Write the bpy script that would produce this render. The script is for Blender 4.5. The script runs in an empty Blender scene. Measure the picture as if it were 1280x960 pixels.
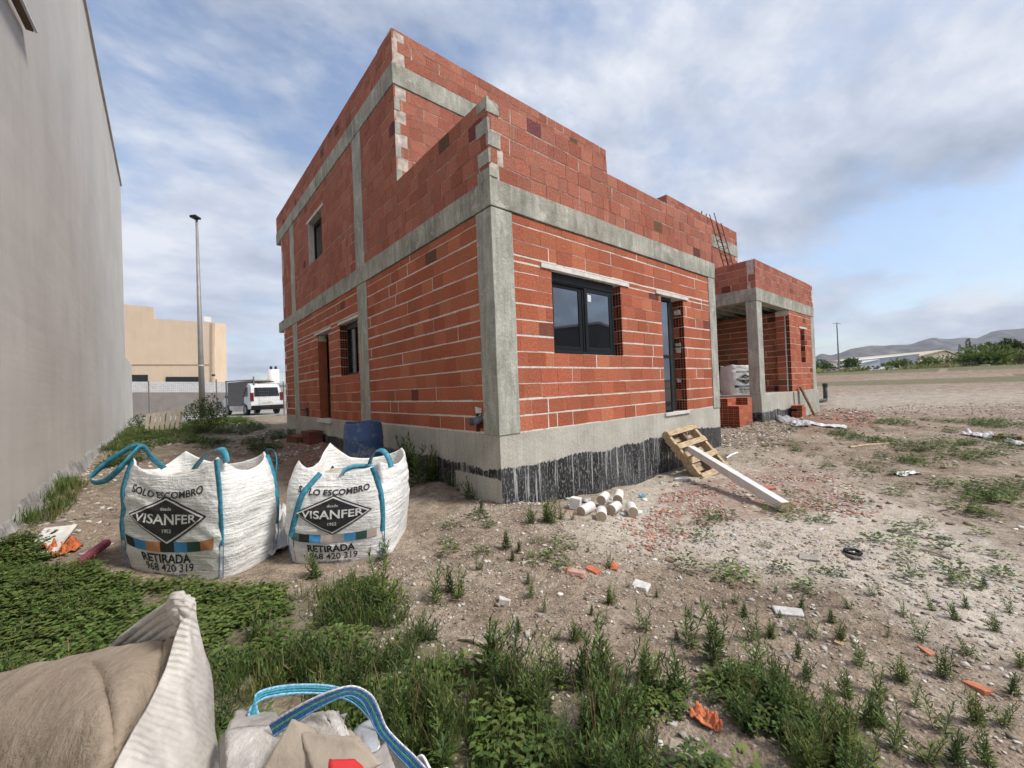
import bpy, bmesh, math, random
import numpy as np
from mathutils import Vector, Matrix
from mathutils import noise as mnoise
rnd = random.Random(7)
rs = np.random.RandomState(11)
col = bpy.context.scene.collection
rad = math.radians

# ------------------------------------------------------------------ camera geometry
FP = 509.74; PITCH = .0121; ROLL = -.0395; YAW = .7067
CAM = np.array([-2.9996, -3.7708, .5453])
_cy, _sy, _cp, _sp = math.cos(YAW), math.sin(YAW), math.cos(PITCH), math.sin(PITCH)
FW = np.array([_sy*_cp, _cy*_cp, _sp]); _r = np.array([_cy, -_sy, 0.]); _u = np.cross(_r, FW)
_c, _s = math.cos(ROLL), math.sin(ROLL)
RT = _c*_r + _s*_u; UP = -_s*_r + _c*_u
def ray(u, v): return FW + RT*((u-640)/FP) + UP*((480-v)/FP)
def on(u, v, ax, val):
    d = ray(u, v); return CAM + d*((val-CAM[ax])/d[ax])
def atd(u, v, d): return CAM + ray(u, v)*d
def proj(X):
    v = np.asarray(X, float)-CAM; z = v@FW
    return 640+FP*(v@RT)/z, 480-FP*(v@UP)/z, z

# ------------------------------------------------------------------ terrain height
CP = np.array([(0,0,-.80),(-.25,-.25,-.86),(1,-.1,-.96),(2.0,-.15,-1.03),(2.9,-.1,-1.07),(4.5,-.2,-1.02),(6.05,-.1,-.84),(0,1.55,-.74),(0,3.4,-.58),
 (0,7,-.60),(0,9.8,-.67),(0,11.3,-.68),(-1,1.6,-.84),(-1.2,3.2,-.8),(-1.2,6,-.7),(-4.2,1,-.80),(-4.2,2.5,-.66),(-4.2,5,-.58),(-4.2,10,-.55),(-4.2,20,-.6),
 (-3.2,1.8,-.92),(-2.6,1,-.96),(-3.0,.6,-.97),(-1.6,.2,-.95),(-2,-.3,-.97),(-2.9,-.3,-.985),(-2,15,-.5),(0,20,-.45),(3,27,-.4),(9.9,.5,-.68),(12.5,.5,-.72),(15.8,.5,-.78),(8,-.2,-.80),(9.9,2.5,-.7),(-3,-3.7,-.98),
 (-2,-2,-.97),(0,-2.5,-.99),(3,-3,-1.03),(6,-3,-1.0),(10,-3,-.95),(15,-4,-.95),(0,-6,-1.0),(25,-5,-.93),(25,5,-.9),(-4.2,-1,-.88),(-3,-.5,-.95),(4,-1.5,-1.02),(1.5,-1.2,-.99)])
def smooth(t): t = np.clip(t, 0, 1); return t*t*(3-2*t)
def th(x, y):
    x = np.asarray(x, float); y = np.asarray(y, float)
    num = np.zeros_like(x); den = np.zeros_like(x)
    for a, b, z in CP:
        w = 1/(((x-a)**2+(y-b)**2)+.08)**1.6
        num += w*z; den += w
    z = num/den
    dx, dy = x-CAM[0], y-CAM[1]
    r = np.hypot(dx, dy)
    ang = np.degrees(np.arctan2(dx, dy))            # 0 = +y, 90 = +x
    side = smooth((ang-50)/20)
    zf = -.93+.73*smooth((r-22)/45)+1.35*smooth((r-66)/22)
    zl = -.45+0*r
    far = smooth((r-16)/12)
    z = z*(1-far)+far*(side*zf+(1-side)*zl)
    return z
def nz(x, y, s, o=0.):
    return mnoise.noise(Vector((x*s+o, y*s-o, o*.37)))
def thn(x, y):
    """terrain height with the small clods, as built"""
    return float(th(x, y))+.022*nz(x, y, 1.6, 3.)+.014*nz(x, y, 6., 9.)
def G(u, v):
    """pixel on the ground -> ground point"""
    d = ray(u, v); t = .4
    while t < 400:
        p = CAM+d*t
        if p[2] <= float(th(p[0], p[1])): break
        t *= 1.03
    lo, hi = t/1.03, t
    for _ in range(16):
        m = (lo+hi)/2; p = CAM+d*m
        if p[2] <= float(th(p[0], p[1])): hi = m
        else: lo = m
    p = CAM+d*hi; p[2] = thn(p[0], p[1])
    return p

# ------------------------------------------------------------------ node helpers
def newmat(name):
    m = bpy.data.materials.new(name); m.use_nodes = True
    nt = m.node_tree; b = nt.nodes['Principled BSDF']
    return m, nt, b
def N(nt, t, **k):
    n = nt.nodes.new(t)
    for a, v in k.items():
        if a.startswith('i_'):
            n.inputs[a[2:].replace('_', ' ')].default_value = v
        else: setattr(n, a, v)
    return n
def L(nt, a, b): nt.links.new(a, b)
def coords(nt, scale=(1,1,1), src='Object'):
    tc = N(nt, 'ShaderNodeTexCoord'); mp = N(nt, 'ShaderNodeMapping')
    mp.inputs['Scale'].default_value = scale
    L(nt, tc.outputs[src], mp.inputs['Vector']); return mp.outputs['Vector']
def noise(nt, vec, scale, detail=4, rough=.55, dist=0):
    n = N(nt, 'ShaderNodeTexNoise'); n.inputs['Scale'].default_value = scale; n.inputs['Detail'].default_value = detail
    n.inputs['Roughness'].default_value = rough; n.inputs['Distortion'].default_value = dist
    if vec is not None: L(nt, vec, n.inputs['Vector'])
    return n.outputs['Fac']
def ramp(nt, fac, stops):
    r = N(nt, 'ShaderNodeValToRGB'); e = r.color_ramp.elements
    while len(e) > 2: e.remove(e[-1])
    for i, (p, c) in enumerate(stops):
        if i < 2: el = e[i]; el.position = p
        else: el = e.new(p)
        c = (c, c, c) if isinstance(c, (int, float)) else c
        el.color = (*c[:3], 1)
    L(nt, fac, r.inputs['Fac']); return r.outputs['Color']
def mix(nt, fac, a, b, mode='MIX'):
    m = N(nt, 'ShaderNodeMix', data_type='RGBA', blend_type=mode)
    for s, v in ((0, fac), (6, a), (7, b)):
        if isinstance(v, (int, float)): m.inputs[s].default_value = v
        elif isinstance(v, tuple): m.inputs[s].default_value = (*v[:3], 1)
        else: L(nt, v, m.inputs[s])
    return m.outputs[2]
def math_(nt, op, a, b=None, clamp=False):
    m = N(nt, 'ShaderNodeMath', operation=op, use_clamp=clamp)
    for s, v in ((0, a), (1, b)):
        if v is None: continue
        if isinstance(v, (int, float)): m.inputs[s].default_value = v
        else: L(nt, v, m.inputs[s])
    return m.outputs[0]
def bump(nt, b, items):
    prev = None
    for h, st, dist in items:
        n = N(nt, 'ShaderNodeBump'); n.inputs['Strength'].default_value = st; n.inputs['Distance'].default_value = dist
        L(nt, h, n.inputs['Height'])
        if prev is not None: L(nt, prev, n.inputs['Normal'])
        prev = n.outputs['Normal']
    L(nt, prev, b.inputs['Normal'])
def vcol(nt):
    a = N(nt, 'ShaderNodeAttribute'); a.attribute_name = 'Col'; return a.outputs['Color']
def sepz(nt, src='Object'):
    tc = N(nt, 'ShaderNodeTexCoord'); s = N(nt, 'ShaderNodeSeparateXYZ'); L(nt, tc.outputs[src], s.inputs[0]); return s.outputs

def simple(name, c, rough=.8, var=.25, scale=8, metal=0, bs=.2, bd=.01, bscale=60, c2=None, detail=5, spec=.5, stretch=(1,1,1)):
    m, nt, b = newmat(name)
    v = coords(nt, stretch); n = noise(nt, v, scale, detail, .6)
    lo = tuple(x*(1-var) for x in c); hi = tuple(min(1, x*(1+var)) for x in (c2 or c))
    L(nt, ramp(nt, n, [(.3, lo), (.7, hi)]), b.inputs['Base Color'])
    b.inputs['Roughness'].default_value = rough; b.inputs['Metallic'].default_value = metal
    b.inputs['Specular IOR Level'].default_value = spec
    if bs: bump(nt, b, [(noise(nt, v, bscale, 3), bs, bd)])
    return m
def vmat(name, rough=.9, var=.3, scale=20, bs=.3, bd=.01, bscale=80, trans=0, spec=.3):
    m, nt, b = newmat(name)
    v = coords(nt); n = noise(nt, v, scale, 4, .6)
    c = mix(nt, 1., vcol(nt), ramp(nt, n, [(.3, 1-var), (.7, 1+var)]), 'MULTIPLY')
    L(nt, c, b.inputs['Base Color']); b.inputs['Roughness'].default_value = rough
    b.inputs['Specular IOR Level'].default_value = spec
    if bs: bump(nt, b, [(noise(nt, v, bscale, 3), bs, bd)])
    if trans:
        tr = N(nt, 'ShaderNodeBsdfTranslucent'); L(nt, c, tr.inputs['Color'])
        mx = N(nt, 'ShaderNodeMixShader'); mx.inputs[0].default_value = trans
        out = nt.nodes['Material Output']
        L(nt, b.outputs[0], mx.inputs[1]); L(nt, tr.outputs[0], mx.inputs[2]); L(nt, mx.outputs[0], out.inputs['Surface'])
    return m

# ------------------------------------------------------------------ materials
def brick_mat(name, smear, groove_axis='z', gstr=.5, course=None):
    m, nt, b = newmat(name)
    v = coords(nt)
    n1 = noise(nt, v, 2.3, 5, .65); n2 = noise(nt, v, 38, 4, .6)
    c = mix(nt, 1., vcol(nt), ramp(nt, n2, [(.25, .62), (.75, 1.25)]), 'MULTIPLY')
    c = mix(nt, ramp(nt, n1, [(.48, 0.), (.75, .22)]), c, (.36, .16, .11))
    # mortar smears dragged over the faces
    sm = noise(nt, coords(nt, (1, 1, 1.6)), 5.5, 8, .72, .6)
    c = mix(nt, ramp(nt, sm, [(smear, 0.), (smear+.05, .8)]), c, (.46, .43, .38))
    sm2 = noise(nt, coords(nt, (9, 9, .55)), 2.6, 6, .68)
    c = mix(nt, ramp(nt, sm2, [(smear-.045, 0.), (smear+.06, .55)]), c, (.50, .43, .37))
    c = mix(nt, ramp(nt, noise(nt, v, 1.1, 5, .6), [(.4, 0.), (.7, .30)]), c, mix(nt, 1., c, (.62, .58, .58), 'MULTIPLY'))
    chip = ramp(nt, noise(nt, v, 17, 4, .7), [(.70, 0.), (.73, 1.)]); c = mix(nt, chip, c, (.30, .10, .055))
    z = sepz(nt)
    if course is not None:
        f = math_(nt, 'FRACT', math_(nt, 'MULTIPLY', math_(nt, 'ADD', z[2], 2-course), 5.))
        e = math_(nt, 'MULTIPLY', math_(nt, 'ABSOLUTE', math_(nt, 'SUBTRACT', f, .53)), 2.)
        en = math_(nt, 'ADD', e, math_(nt, 'MULTIPLY', noise(nt, v, 9, 5, .75), .5))
        c = mix(nt, ramp(nt, en, [(1.15, 0.), (1.20, .9)]), c, (.66, .61, .55))
    L(nt, c, b.inputs['Base Color']); b.inputs['Roughness'].default_value = .92
    b.inputs['Specular IOR Level'].default_value = .2
    if groove_axis == 'z': g = math_(nt, 'SINE', math_(nt, 'MULTIPLY', z[2], 420.))
    else: g = math_(nt, 'SINE', math_(nt, 'MULTIPLY', math_(nt, 'ADD', z[0], z[1]), 380.))
    bump(nt, b, [(g, gstr*.5, .005), (n2, .6, .014), (sm, .4, .03), (chip, -.7, .012)])
    return m
M_BRICK = brick_mat('brick_clay_lower', .70, 'z', course=0.)
M_BRICKP = brick_mat('brick_clay_porch', .70, 'z', course=.09)
M_BRICKU = brick_mat('brick_clay_upper', .645, 'x', .9)
def mortar_mat():
    m, nt, b = newmat('mortar')
    v = coords(nt); n = noise(nt, v, 14, 6, .65)
    L(nt, ramp(nt, n, [(.3, (.40, .35, .30)), (.45, (.66, .62, .56)), (.75, (.78, .74, .68))]), b.inputs['Base Color'])
    b.inputs['Roughness'].default_value = .95
    bump(nt, b, [(noise(nt, v, 70, 4), .6, .01)])
    return m
M_MORTAR = mortar_mat()
M_MORTARU = simple('mortar_weathered', (.42,.35,.29), .95, .35, 9, bs=.6, bscale=60, c2=(.52,.46,.40))
def concrete(name, a=(.23,.225,.185), c=(.50,.49,.42), board=0):
    m, nt, b = newmat(name)
    v = coords(nt); n1 = noise(nt, v, 1.7, 6, .62, .3); n2 = noise(nt, coords(nt, (6, 6, .9)), 2.2, 5, .6); n3 = noise(nt, v, 45, 5, .6)
    c1 = ramp(nt, n1, [(.3, a), (.5, tuple((x+y)/2 for x, y in zip(a, c))), (.72, c)])
    c1 = mix(nt, .8, c1, ramp(nt, n2, [(.35, .68), (.65, 1.18)]), 'MULTIPLY')
    c1 = mix(nt, .8, c1, ramp(nt, n3, [(.3, .75), (.7, 1.2)]), 'MULTIPLY')
    pit = N(nt, 'ShaderNodeTexVoronoi'); pit.inputs['Scale'].default_value = 28; L(nt, v, pit.inputs['Vector'])
    pm = ramp(nt, pit.outputs['Distance'], [(.05, 1.), (.11, 0.)])
    pm2 = mix(nt, 1., pm, ramp(nt, noise(nt, v, 3.1, 3), [(.55, 0.), (.62, 1.)]), 'MULTIPLY')
    c1 = mix(nt, pm2, c1, (.12, .12, .10))
    wb = ramp(nt, noise(nt, v, 3.2, 6, .75, .6), [(.55, 0.), (.66, .7)])
    c1 = mix(nt, wb, c1, (.60, .58, .52))
    L(nt, c1, b.inputs['Base Color']); b.inputs['Roughness'].default_value = .9
    b.inputs['Specular IOR Level'].default_value = .25
    bl = math_(nt, 'ABSOLUTE', math_(nt, 'SINE', math_(nt, 'MULTIPLY', sepz(nt)[2], 26.)))
    items = [(n3, .6, .012), (noise(nt, v, 7, 5), .5, .03), (pm2, -.6, .01)]
    if board: items.append((ramp(nt, bl, [(0., 0.), (.08, 1.)]), .35, .004))
    bump(nt, b, items)
    return m
M_CONC = concrete('cast_concrete', board=1)
M_CONC2 = concrete('concrete_column', (.31,.31,.265), (.50,.50,.44))
def plinth_mat():
    m, nt, b = newmat('plinth_concrete_bitumen')
    v = coords(nt); n1 = noise(nt, v, 1.4, 6, .6, .2); n3 = noise(nt, v, 40, 5, .6); n2 = noise(nt, coords(nt, (7, 7, .5)), 2.4, 5, .6)
    cc = ramp(nt, n1, [(.3, (.36,.345,.295)), (.7, (.54,.52,.455))])
    cc = mix(nt, .6, cc, ramp(nt, n2, [(.3, .8), (.7, 1.12)]), 'MULTIPLY')
    cc = mix(nt, .7, cc, ramp(nt, n3, [(.3, .78), (.7, 1.2)]), 'MULTIPLY')
    z = sepz(nt)
    # ragged brushed edge of the bitumen coat
    e = noise(nt, coords(nt, (1, 1, .12)), 16, 5, .7); e2 = noise(nt, coords(nt, (1, 1, .3)), 1.1, 2)
    lim = math_(nt, 'ADD', math_(nt, 'MULTIPLY', e, .16), math_(nt, 'MULTIPLY', e2, .22))
    edge = math_(nt, 'SUBTRACT', math_(nt, 'SUBTRACT', lim, .60), z[2])       # >0 below the line
    msk = ramp(nt, edge, [(0., 0.), (.006, 1.)])
    # left face: the coat stops short and bare concrete shows under it near the corner
    low = math_(nt, 'SUBTRACT', math_(nt, 'ADD', z[2], math_(nt, 'MULTIPLY', e, .10)), -.48)
    leftface = math_(nt, 'LESS_THAN', z[0], .001)
    near = math_(nt, 'LESS_THAN', z[1], 1.0)
    lf = math_(nt, 'MULTIPLY', leftface, near)
    lowm = ramp(nt, low, [(0., 0.), (.01, 1.)])
    keep = mix(nt, lf, (1., 1., 1.), lowm)
    msk = mix(nt, 1., msk, keep, 'MULTIPLY')
    st = noise(nt, coords(nt, (1, 1, .035)), 26, 4, .6)
    bl = ramp(nt, st, [(.57, (.010,.011,.013)), (.62, (.28,.29,.29)), (.65, (.50,.50,.49)), (.70, (.03,.03,.03))])
    vor = noise(nt, coords(nt, (1, 1, .5)), 34, 7, .8)
    bl = mix(nt, ramp(nt, vor, [(.53, 0.), (.60, .8)]), bl, (.36,.36,.35))
    haze = noise(nt, coords(nt, (1, 1, .3)), 2.4, 6, .7)
    bl = mix(nt, ramp(nt, haze, [(.45, 0.), (.72, .28)]), bl, (.26,.27,.28))
    c = mix(nt, msk, cc, bl)
    L(nt, c, b.inputs['Base Color'])
    L(nt, mix(nt, msk, (.9,.9,.9), (.42,.42,.42)), b.inputs['Roughness'])
    b.inputs['Specular IOR Level'].default_value = .35
    bump(nt, b, [(n3, .6, .012), (st, .25, .01), (noise(nt, v, 7, 5), .4, .03)])
    return m
M_PLINTH = plinth_mat()
M_LINTEL = simple('lintel_concrete', (.62,.60,.56), .8, .2, 10, bs=.4)
M_FRAME = simple('black_aluminium', (.008,.009,.011), .5, .1, 5, bs=0, spec=.25)
M_VOID = simple('void_shade', (.035,.016,.012), 1, .2, 20, bs=0)  # near-black colour stands in for the shade inside hollows and holes
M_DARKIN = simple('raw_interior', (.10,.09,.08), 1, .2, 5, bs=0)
M_PVC = simple('grey_pvc', (.13,.15,.17), .45, .15, 6, bs=0)
M_PVCD = simple('dark_grey_pvc', (.05,.06,.065), .5, .15, 6, bs=0)
M_RUST = simple('rusty_steel', (.10,.04,.025), .9, .4, 30, bs=.3)
M_WOOD = simple('raw_pallet_wood', (.38,.27,.15), .85, .35, 3, bs=.5, bscale=20, stretch=(2,14,14), c2=(.48,.36,.22))
M_WOODG = simple('weathered_wood', (.40,.35,.27), .9, .3, 3, bs=.4, bscale=20, stretch=(14,14,2))
M_WOODDK = simple('dark_timber', (.16,.11,.07), .9, .3, 6, bs=.3)
M_WHITEP = simple('white_painted_profile', (.70,.70,.69), .45, .12, 5, bs=.1)
M_BLUE = None
def glass_mat():
    m, nt, b = newmat('dark_reflective_glass')
    nt.nodes.remove(b)
    d = N(nt, 'ShaderNodeBsdfDiffuse'); d.inputs['Color'].default_value = (.012,.014,.017,1)
    g = N(nt, 'ShaderNodeBsdfGlossy'); g.inputs['Roughness'].default_value = .015; g.inputs['Color'].default_value = (.85,.92,1,1)
    fr = N(nt, 'ShaderNodeFresnel'); fr.inputs['IOR'].default_value = 2.5
    mx = N(nt, 'ShaderNodeMixShader'); L(nt, fr.outputs[0], mx.inputs[0]); L(nt, d.outputs[0], mx.inputs[1]); L(nt, g.outputs[0], mx.inputs[2])
    L(nt, mx.outputs[0], nt.nodes['Material Output'].inputs['Surface']); return m
M_GLASS = glass_mat()
M_GLASSD = simple('dark_glass', (.012,.014,.016), .12, .1, 3, bs=0)

# ------------------------------------------------------------------ mesh builder
class MB:
    def __init__(s): s.v = []; s.f = []; s.m = []; s.c = []
    def quad(s, pts, mi=0, c=(1,1,1)):
        n = len(s.v); s.v += [tuple(p) for p in pts]; s.f.append(tuple(range(n, n+len(pts)))); s.m.append(mi); s.c.append(c)
    def box(s, lo, hi, mi=0, c=(1,1,1), M=None, jit=0):
        x0,y0,z0 = lo; x1,y1,z1 = hi
        P = [(x0,y0,z0),(x1,y0,z0),(x1,y1,z0),(x0,y1,z0),(x0,y0,z1),(x1,y0,z1),(x1,y1,z1),(x0,y1,z1)]
        if jit: P = [tuple(a+rnd.uniform(-jit, jit) for a in p) for p in P]
        if M is not None: P = [tuple(M@Vector(p)) for p in P]
        n = len(s.v); s.v += P
        for f in ((0,3,2,1),(4,5,6,7),(0,1,5,4),(1,2,6,5),(2,3,7,6),(3,0,4,7)):
            s.f.append(tuple(n+i for i in f)); s.m.append(mi); s.c.append(c)
    def tube(s, pts, r, seg=8, mi=0, c=(1,1,1), cap=True):
        pts = [Vector(p) for p in pts]; rr = r if isinstance(r, (list, tuple)) else [r]*len(pts)
        base = len(s.v); up = None
        for i, p in enumerate(pts):
            t = (pts[min(i+1, len(pts)-1)]-pts[max(i-1, 0)]).normalized()
            if up is None: up = t.orthogonal().normalized()
            up = (up-t*up.dot(t)).normalized(); sd = t.cross(up)
            for k in range(seg):
                a = 2*math.pi*k/seg; s.v.append(tuple(p+(up*math.cos(a)+sd*math.sin(a))*rr[i]))
        for i in range(len(pts)-1):
            for k in range(seg):
                a = base+i*seg+k; b = base+i*seg+(k+1)%seg
                s.f.append((a, b, b+seg, a+seg)); s.m.append(mi); s.c.append(c)
        if cap:
            s.f.append(tuple(base+k for k in reversed(range(seg)))); s.m.append(mi); s.c.append(c)
            e = base+(len(pts)-1)*seg
            s.f.append(tuple(e+k for k in range(seg))); s.m.append(mi); s.c.append(c)
    def add(s, V, F, mi=0, c=(1,1,1)):
        n = len(s.v); s.v += [tuple(p) for p in V]
        for f in F: s.f.append(tuple(n+i for i in f)); s.m.append(mi); s.c.append(c)
    def build(s, name, mats, parent=None, smooth=False, loc=None, rot=None, bev=0):
        me = bpy.data.meshes.new(name)
        me.from_pydata(s.v, [], s.f)
        mats = mats if isinstance(mats, (list, tuple)) else [mats]
        for m in mats: me.materials.append(m)
        me.polygons.foreach_set('material_index', s.m)
        if any(c != (1,1,1) for c in s.c):
            at = me.attributes.new('Col', 'FLOAT_COLOR', 'FACE')
            at.data.foreach_set('color', np.array([(*c[:3], 1.) for c in s.c], np.float32).ravel())
        if smooth: me.polygons.foreach_set('use_smooth', [True]*len(s.f))
        me.update()
        o = bpy.data.objects.new(name, me); col.objects.link(o)
        if parent is not None: o.parent = parent
        if loc is not None: o.location = loc
        if rot is not None: o.rotation_euler = rot
        if bev:
            b = o.modifiers.new('bevel', 'BEVEL'); b.width = bev; b.segments = 2; b.limit_method = 'ANGLE'
        return o
def npmesh(name, V, F, mat, parent=None, C=None, smooth=False):
    me = bpy.data.meshes.new(name); V = np.asarray(V, np.float32); F = np.asarray(F, np.int32)
    k = F.shape[1]
    me.vertices.add(len(V)); me.vertices.foreach_set('co', V.ravel())
    me.loops.add(F.size); me.loops.foreach_set('vertex_index', F.ravel())
    me.polygons.add(len(F)); me.polygons.foreach_set('loop_start', np.arange(0, F.size, k, dtype=np.int32))
    me.update(calc_edges=True)
    if C is not None:
        at = me.attributes.new('Col', 'FLOAT_COLOR', 'FACE')
        C = np.asarray(C, np.float32); at.data.foreach_set('color', np.c_[C, np.ones(len(C))].astype(np.float32).ravel())
    if smooth: me.polygons.foreach_set('use_smooth', [True]*len(F))
    me.materials.append(mat)
    o = bpy.data.objects.new(name, me); col.objects.link(o)
    if parent is not None: o.parent = parent
    return o
def thing(name, label, cat, loc=(0,0,0), rotz=0, group=None):
    o = bpy.data.objects.new(name, None); col.objects.link(o); o.location = loc; o.rotation_euler = (0,0,rotz)
    o.empty_display_size = .1
    return tag(o, label, cat, group)
def tag(o, label, cat, group=None):
    o['label'] = label; o['category'] = cat
    if group: o['group'] = group
    return o
def struct(o): o['kind'] = 'structure'; return o
def stuff(o, label=None, cat=None):
    o['kind'] = 'stuff'
    if label: o['label'] = label; o['category'] = cat
    return o
def dup(root, loc, rotz, label=None):
    r = root.copy(); col.objects.link(r); r.location = loc; r.rotation_euler = (root.rotation_euler[0], root.rotation_euler[1], rotz)
    if label: r['label'] = label
    for ch in root.children:
        c = ch.copy(); col.objects.link(c); c.parent = r
    return r

# ------------------------------------------------------------------ ground sheet
def inpoly(u, v, poly):
    u = np.asarray(u); v = np.asarray(v); c = np.zeros(u.shape, bool); n = len(poly); j = n-1
    for i in range(n):
        xi, yi = poly[i]; xj, yj = poly[j]
        if yi != yj: c ^= ((yi > v) != (yj > v)) & (u < (xj-xi)*(v-yi)/(yj-yi)+xi)
        j = i
    return c
def projn(X):
    v = X-CAM; z = v@FW; z = np.where(z < .05, .05, z)
    return 640+FP*(v@RT)/z, 480-FP*(v@UP)/z
def grow(a, step, n, lim):
    o = [a]; s = step
    while abs(o[-1]) < lim: s *= n; o.append(o[-1]+s)
    return o
xs = np.concatenate([np.array(grow(-4.4, -.07, 1.22, 9000))[::-1][:-1], np.arange(-4.4, 4.5, .048), np.array(grow(4.5, .05, 1.075, 9000))])
ys = np.concatenate([np.array(grow(-4.0, -.07, 1.22, 9000))[::-1][:-1], np.arange(-4.0, 3.2, .048), np.array(grow(3.2, .05, 1.075, 9000))])
XX, YY = np.meshgrid(xs, ys)
ZZ = th(XX, YY)
fx, fy = XX.ravel(), YY.ravel(); hz = np.zeros(len(fx))
rr = np.hypot(fx-CAM[0], fy-CAM[1])
for i in range(len(fx)):
    if rr[i] < 60:
        x, y = fx[i], fy[i]
        hz[i] = .022*nz(x, y, 1.6, 3.)+.014*nz(x, y, 6., 9.)+(.009*nz(x, y, 17., 2.) if rr[i] < 9 else 0)
    elif rr[i] < 400: hz[i] = .10*nz(fx[i], fy[i], .05, 1.)
ZZ = ZZ.ravel()+hz
GV = np.c_[fx, fy, ZZ]
nx, ny = len(xs), len(ys)
ii, jj = np.meshgrid(np.arange(nx-1), np.arange(ny-1)); q = (jj*nx+ii).ravel()
GF = np.c_[q, q+1, q+nx+1, q+nx]

def ground_mat():
    m, nt, b = newmat('rubbly_soil')
    v = coords(nt)
    n1 = noise(nt, v, 1.6, 6, .68, .4); n2 = noise(nt, v, 11, 6, .72); n3 = noise(nt, v, 70, 3, .75)
    soil = ramp(nt, n1, [(.28, (.155,.115,.082)), (.5, (.28,.22,.165)), (.72, (.40,.33,.255))])
    soil = mix(nt, .85, soil, ramp(nt, n2, [(.3, .5), (.52, 1.), (.72, 1.4)]), 'MULTIPLY')
    # small stones / grit
    vo = N(nt, 'ShaderNodeTexVoronoi'); vo.inputs['Scale'].default_value = 42; L(nt, v, vo.inputs['Vector'])
    vr = N(nt, 'ShaderNodeSeparateColor'); L(nt, vo.outputs['Color'], vr.inputs[0])
    grit = ramp(nt, vr.outputs[0], [(.80, 0.), (.82, 1.)])
    grit = mix(nt, 1., grit, ramp(nt, vo.outputs['Distance'], [(.28, 1.), (.36, 0.)]), 'MULTIPLY')
    gc = ramp(nt, vr.outputs[1], [(.1, (.22,.18,.15)), (.5, (.42,.37,.32)), (.9, (.55,.52,.47))])
    soil = mix(nt, mix(nt, 1., grit, (.75,.75,.75), 'MULTIPLY'), soil, gc)
    vo2 = N(nt, 'ShaderNodeTexVoronoi'); vo2.inputs['Scale'].default_value = 95; L(nt, v, vo2.inputs['Vector'])
    vr2 = N(nt, 'ShaderNodeSeparateColor'); L(nt, vo2.outputs['Color'], vr2.inputs[0])
    soil = mix(nt, .75, soil, ramp(nt, vr2.outputs[0], [(0., .62), (1., 1.4)]), 'MULTIPLY')
    at = N(nt, 'ShaderNodeAttribute'); at.attribute_name = 'Zone'
    zs = N(nt, 'ShaderNodeSeparateColor'); L(nt, at.outputs['Color'], zs.inputs[0])
    # R: dried cement / dust, G: green cover, B: red brick dust and clay
    pn = noise(nt, coords(nt, (.8, 2.3, 1)), 1.3, 7, .74, .8)
    pm = ramp(nt, math_(nt, 'ADD', math_(nt, 'MULTIPLY', zs.outputs[0], .42), pn), [(.58, 0.), (.70, .55), (.86, .9)])
    pale = ramp(nt, n2, [(.3, (.38,.335,.27)), (.6, (.62,.56,.475)), (.75, (.72,.67,.59))])
    pale = mix(nt, .5, pale, ramp(nt, n3, [(.3, .7), (.7, 1.2)]), 'MULTIPLY')
    c = mix(nt, mix(nt, 1., pm, zs.outputs[0], 'MULTIPLY'), soil, pale)
    gm = ramp(nt, math_(nt, 'ADD', math_(nt, 'MULTIPLY', zs.outputs[1], .5), noise(nt, v, 2.6, 4, .7)), [(.66, 0.), (.80, .85)])
    c = mix(nt, mix(nt, 1., gm, zs.outputs[1], 'MULTIPLY'), c, ramp(nt, n3, [(.3, (.045,.062,.02)), (.7, (.12,.14,.05))]))
    rm = ramp(nt, math_(nt, 'ADD', math_(nt, 'MULTIPLY', zs.outputs[2], .5), noise(nt, v, 5, 4, .7)), [(.70, 0.), (.85, .8)])
    c = mix(nt, mix(nt, 1., rm, zs.outputs[2], 'MULTIPLY'), c, ramp(nt, n3, [(.3, (.19,.105,.075)), (.7, (.34,.215,.165))]))
    L(nt, c, b.inputs['Base Color']); b.inputs['Roughness'].default_value = .97; b.inputs['Specular IOR Level'].default_value = .12
    bump(nt, b, [(n2, .9, .045), (vr2.outputs[0], .4, .009), (grit, .8, .012)])
    return m
ground = npmesh('ground', GV, GF, ground_mat(), smooth=True)
struct(ground)
pu, pv = projn(GV)
front = ((GV-CAM)@FW) > .3
def soft(u, v, poly, w=14):
    """0..1 membership of world points, feathered"""
    acc = np.zeros(len(u))
    for a, b in ((0,0),(w,0),(-w,0),(0,w*.45),(0,-w*.45),(w*.7,w*.3),(-w*.7,-w*.3),(w*.7,-w*.3),(-w*.7,w*.3)):
        acc += inpoly(u+a, v+b, poly)
    return acc/9
Z = np.zeros((len(GV), 3))
P_PALE = [(700,650),(800,600),(950,575),(1050,600),(1150,640),(1280,690),(1290,830),(1180,790),(1080,735),(960,720),(850,690),(760,690)]
P_PALE2 = [(1030,492),(1290,486),(1290,505),(1180,512),(1040,520)]
P_GRN = [(-40,700),(150,722),(345,735),(480,705),(560,790),(700,830),(860,930),(860,1000),(-40,1000)]
P_GRN2 = [(1080,530),(1290,520),(1290,620),(1200,640),(1100,600)]
P_GRN3 = [(120,560),(160,535),(225,520),(352,516),(358,540),(300,560),(200,595),(120,640)]
P_RED = [(360,560),(420,548),(500,570),(440,600),(350,600)]
P_RED2 = [(800,660),(830,600),(900,590),(1010,575),(1090,640),(900,660)]
P_RED3 = [(985,515),(1090,512),(1100,535),(1000,545)]
Z[:,0] = np.maximum(soft(pu, pv, P_PALE, 50), .35*soft(pu, pv, P_PALE2, 12))*front+.22
Z[:,1] = np.maximum.reduce([.5*soft(pu, pv, P_GRN, 30), .2*soft(pu, pv, P_GRN2, 40), .3*soft(pu, pv, P_GRN3, 14)])*front+.10
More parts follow.
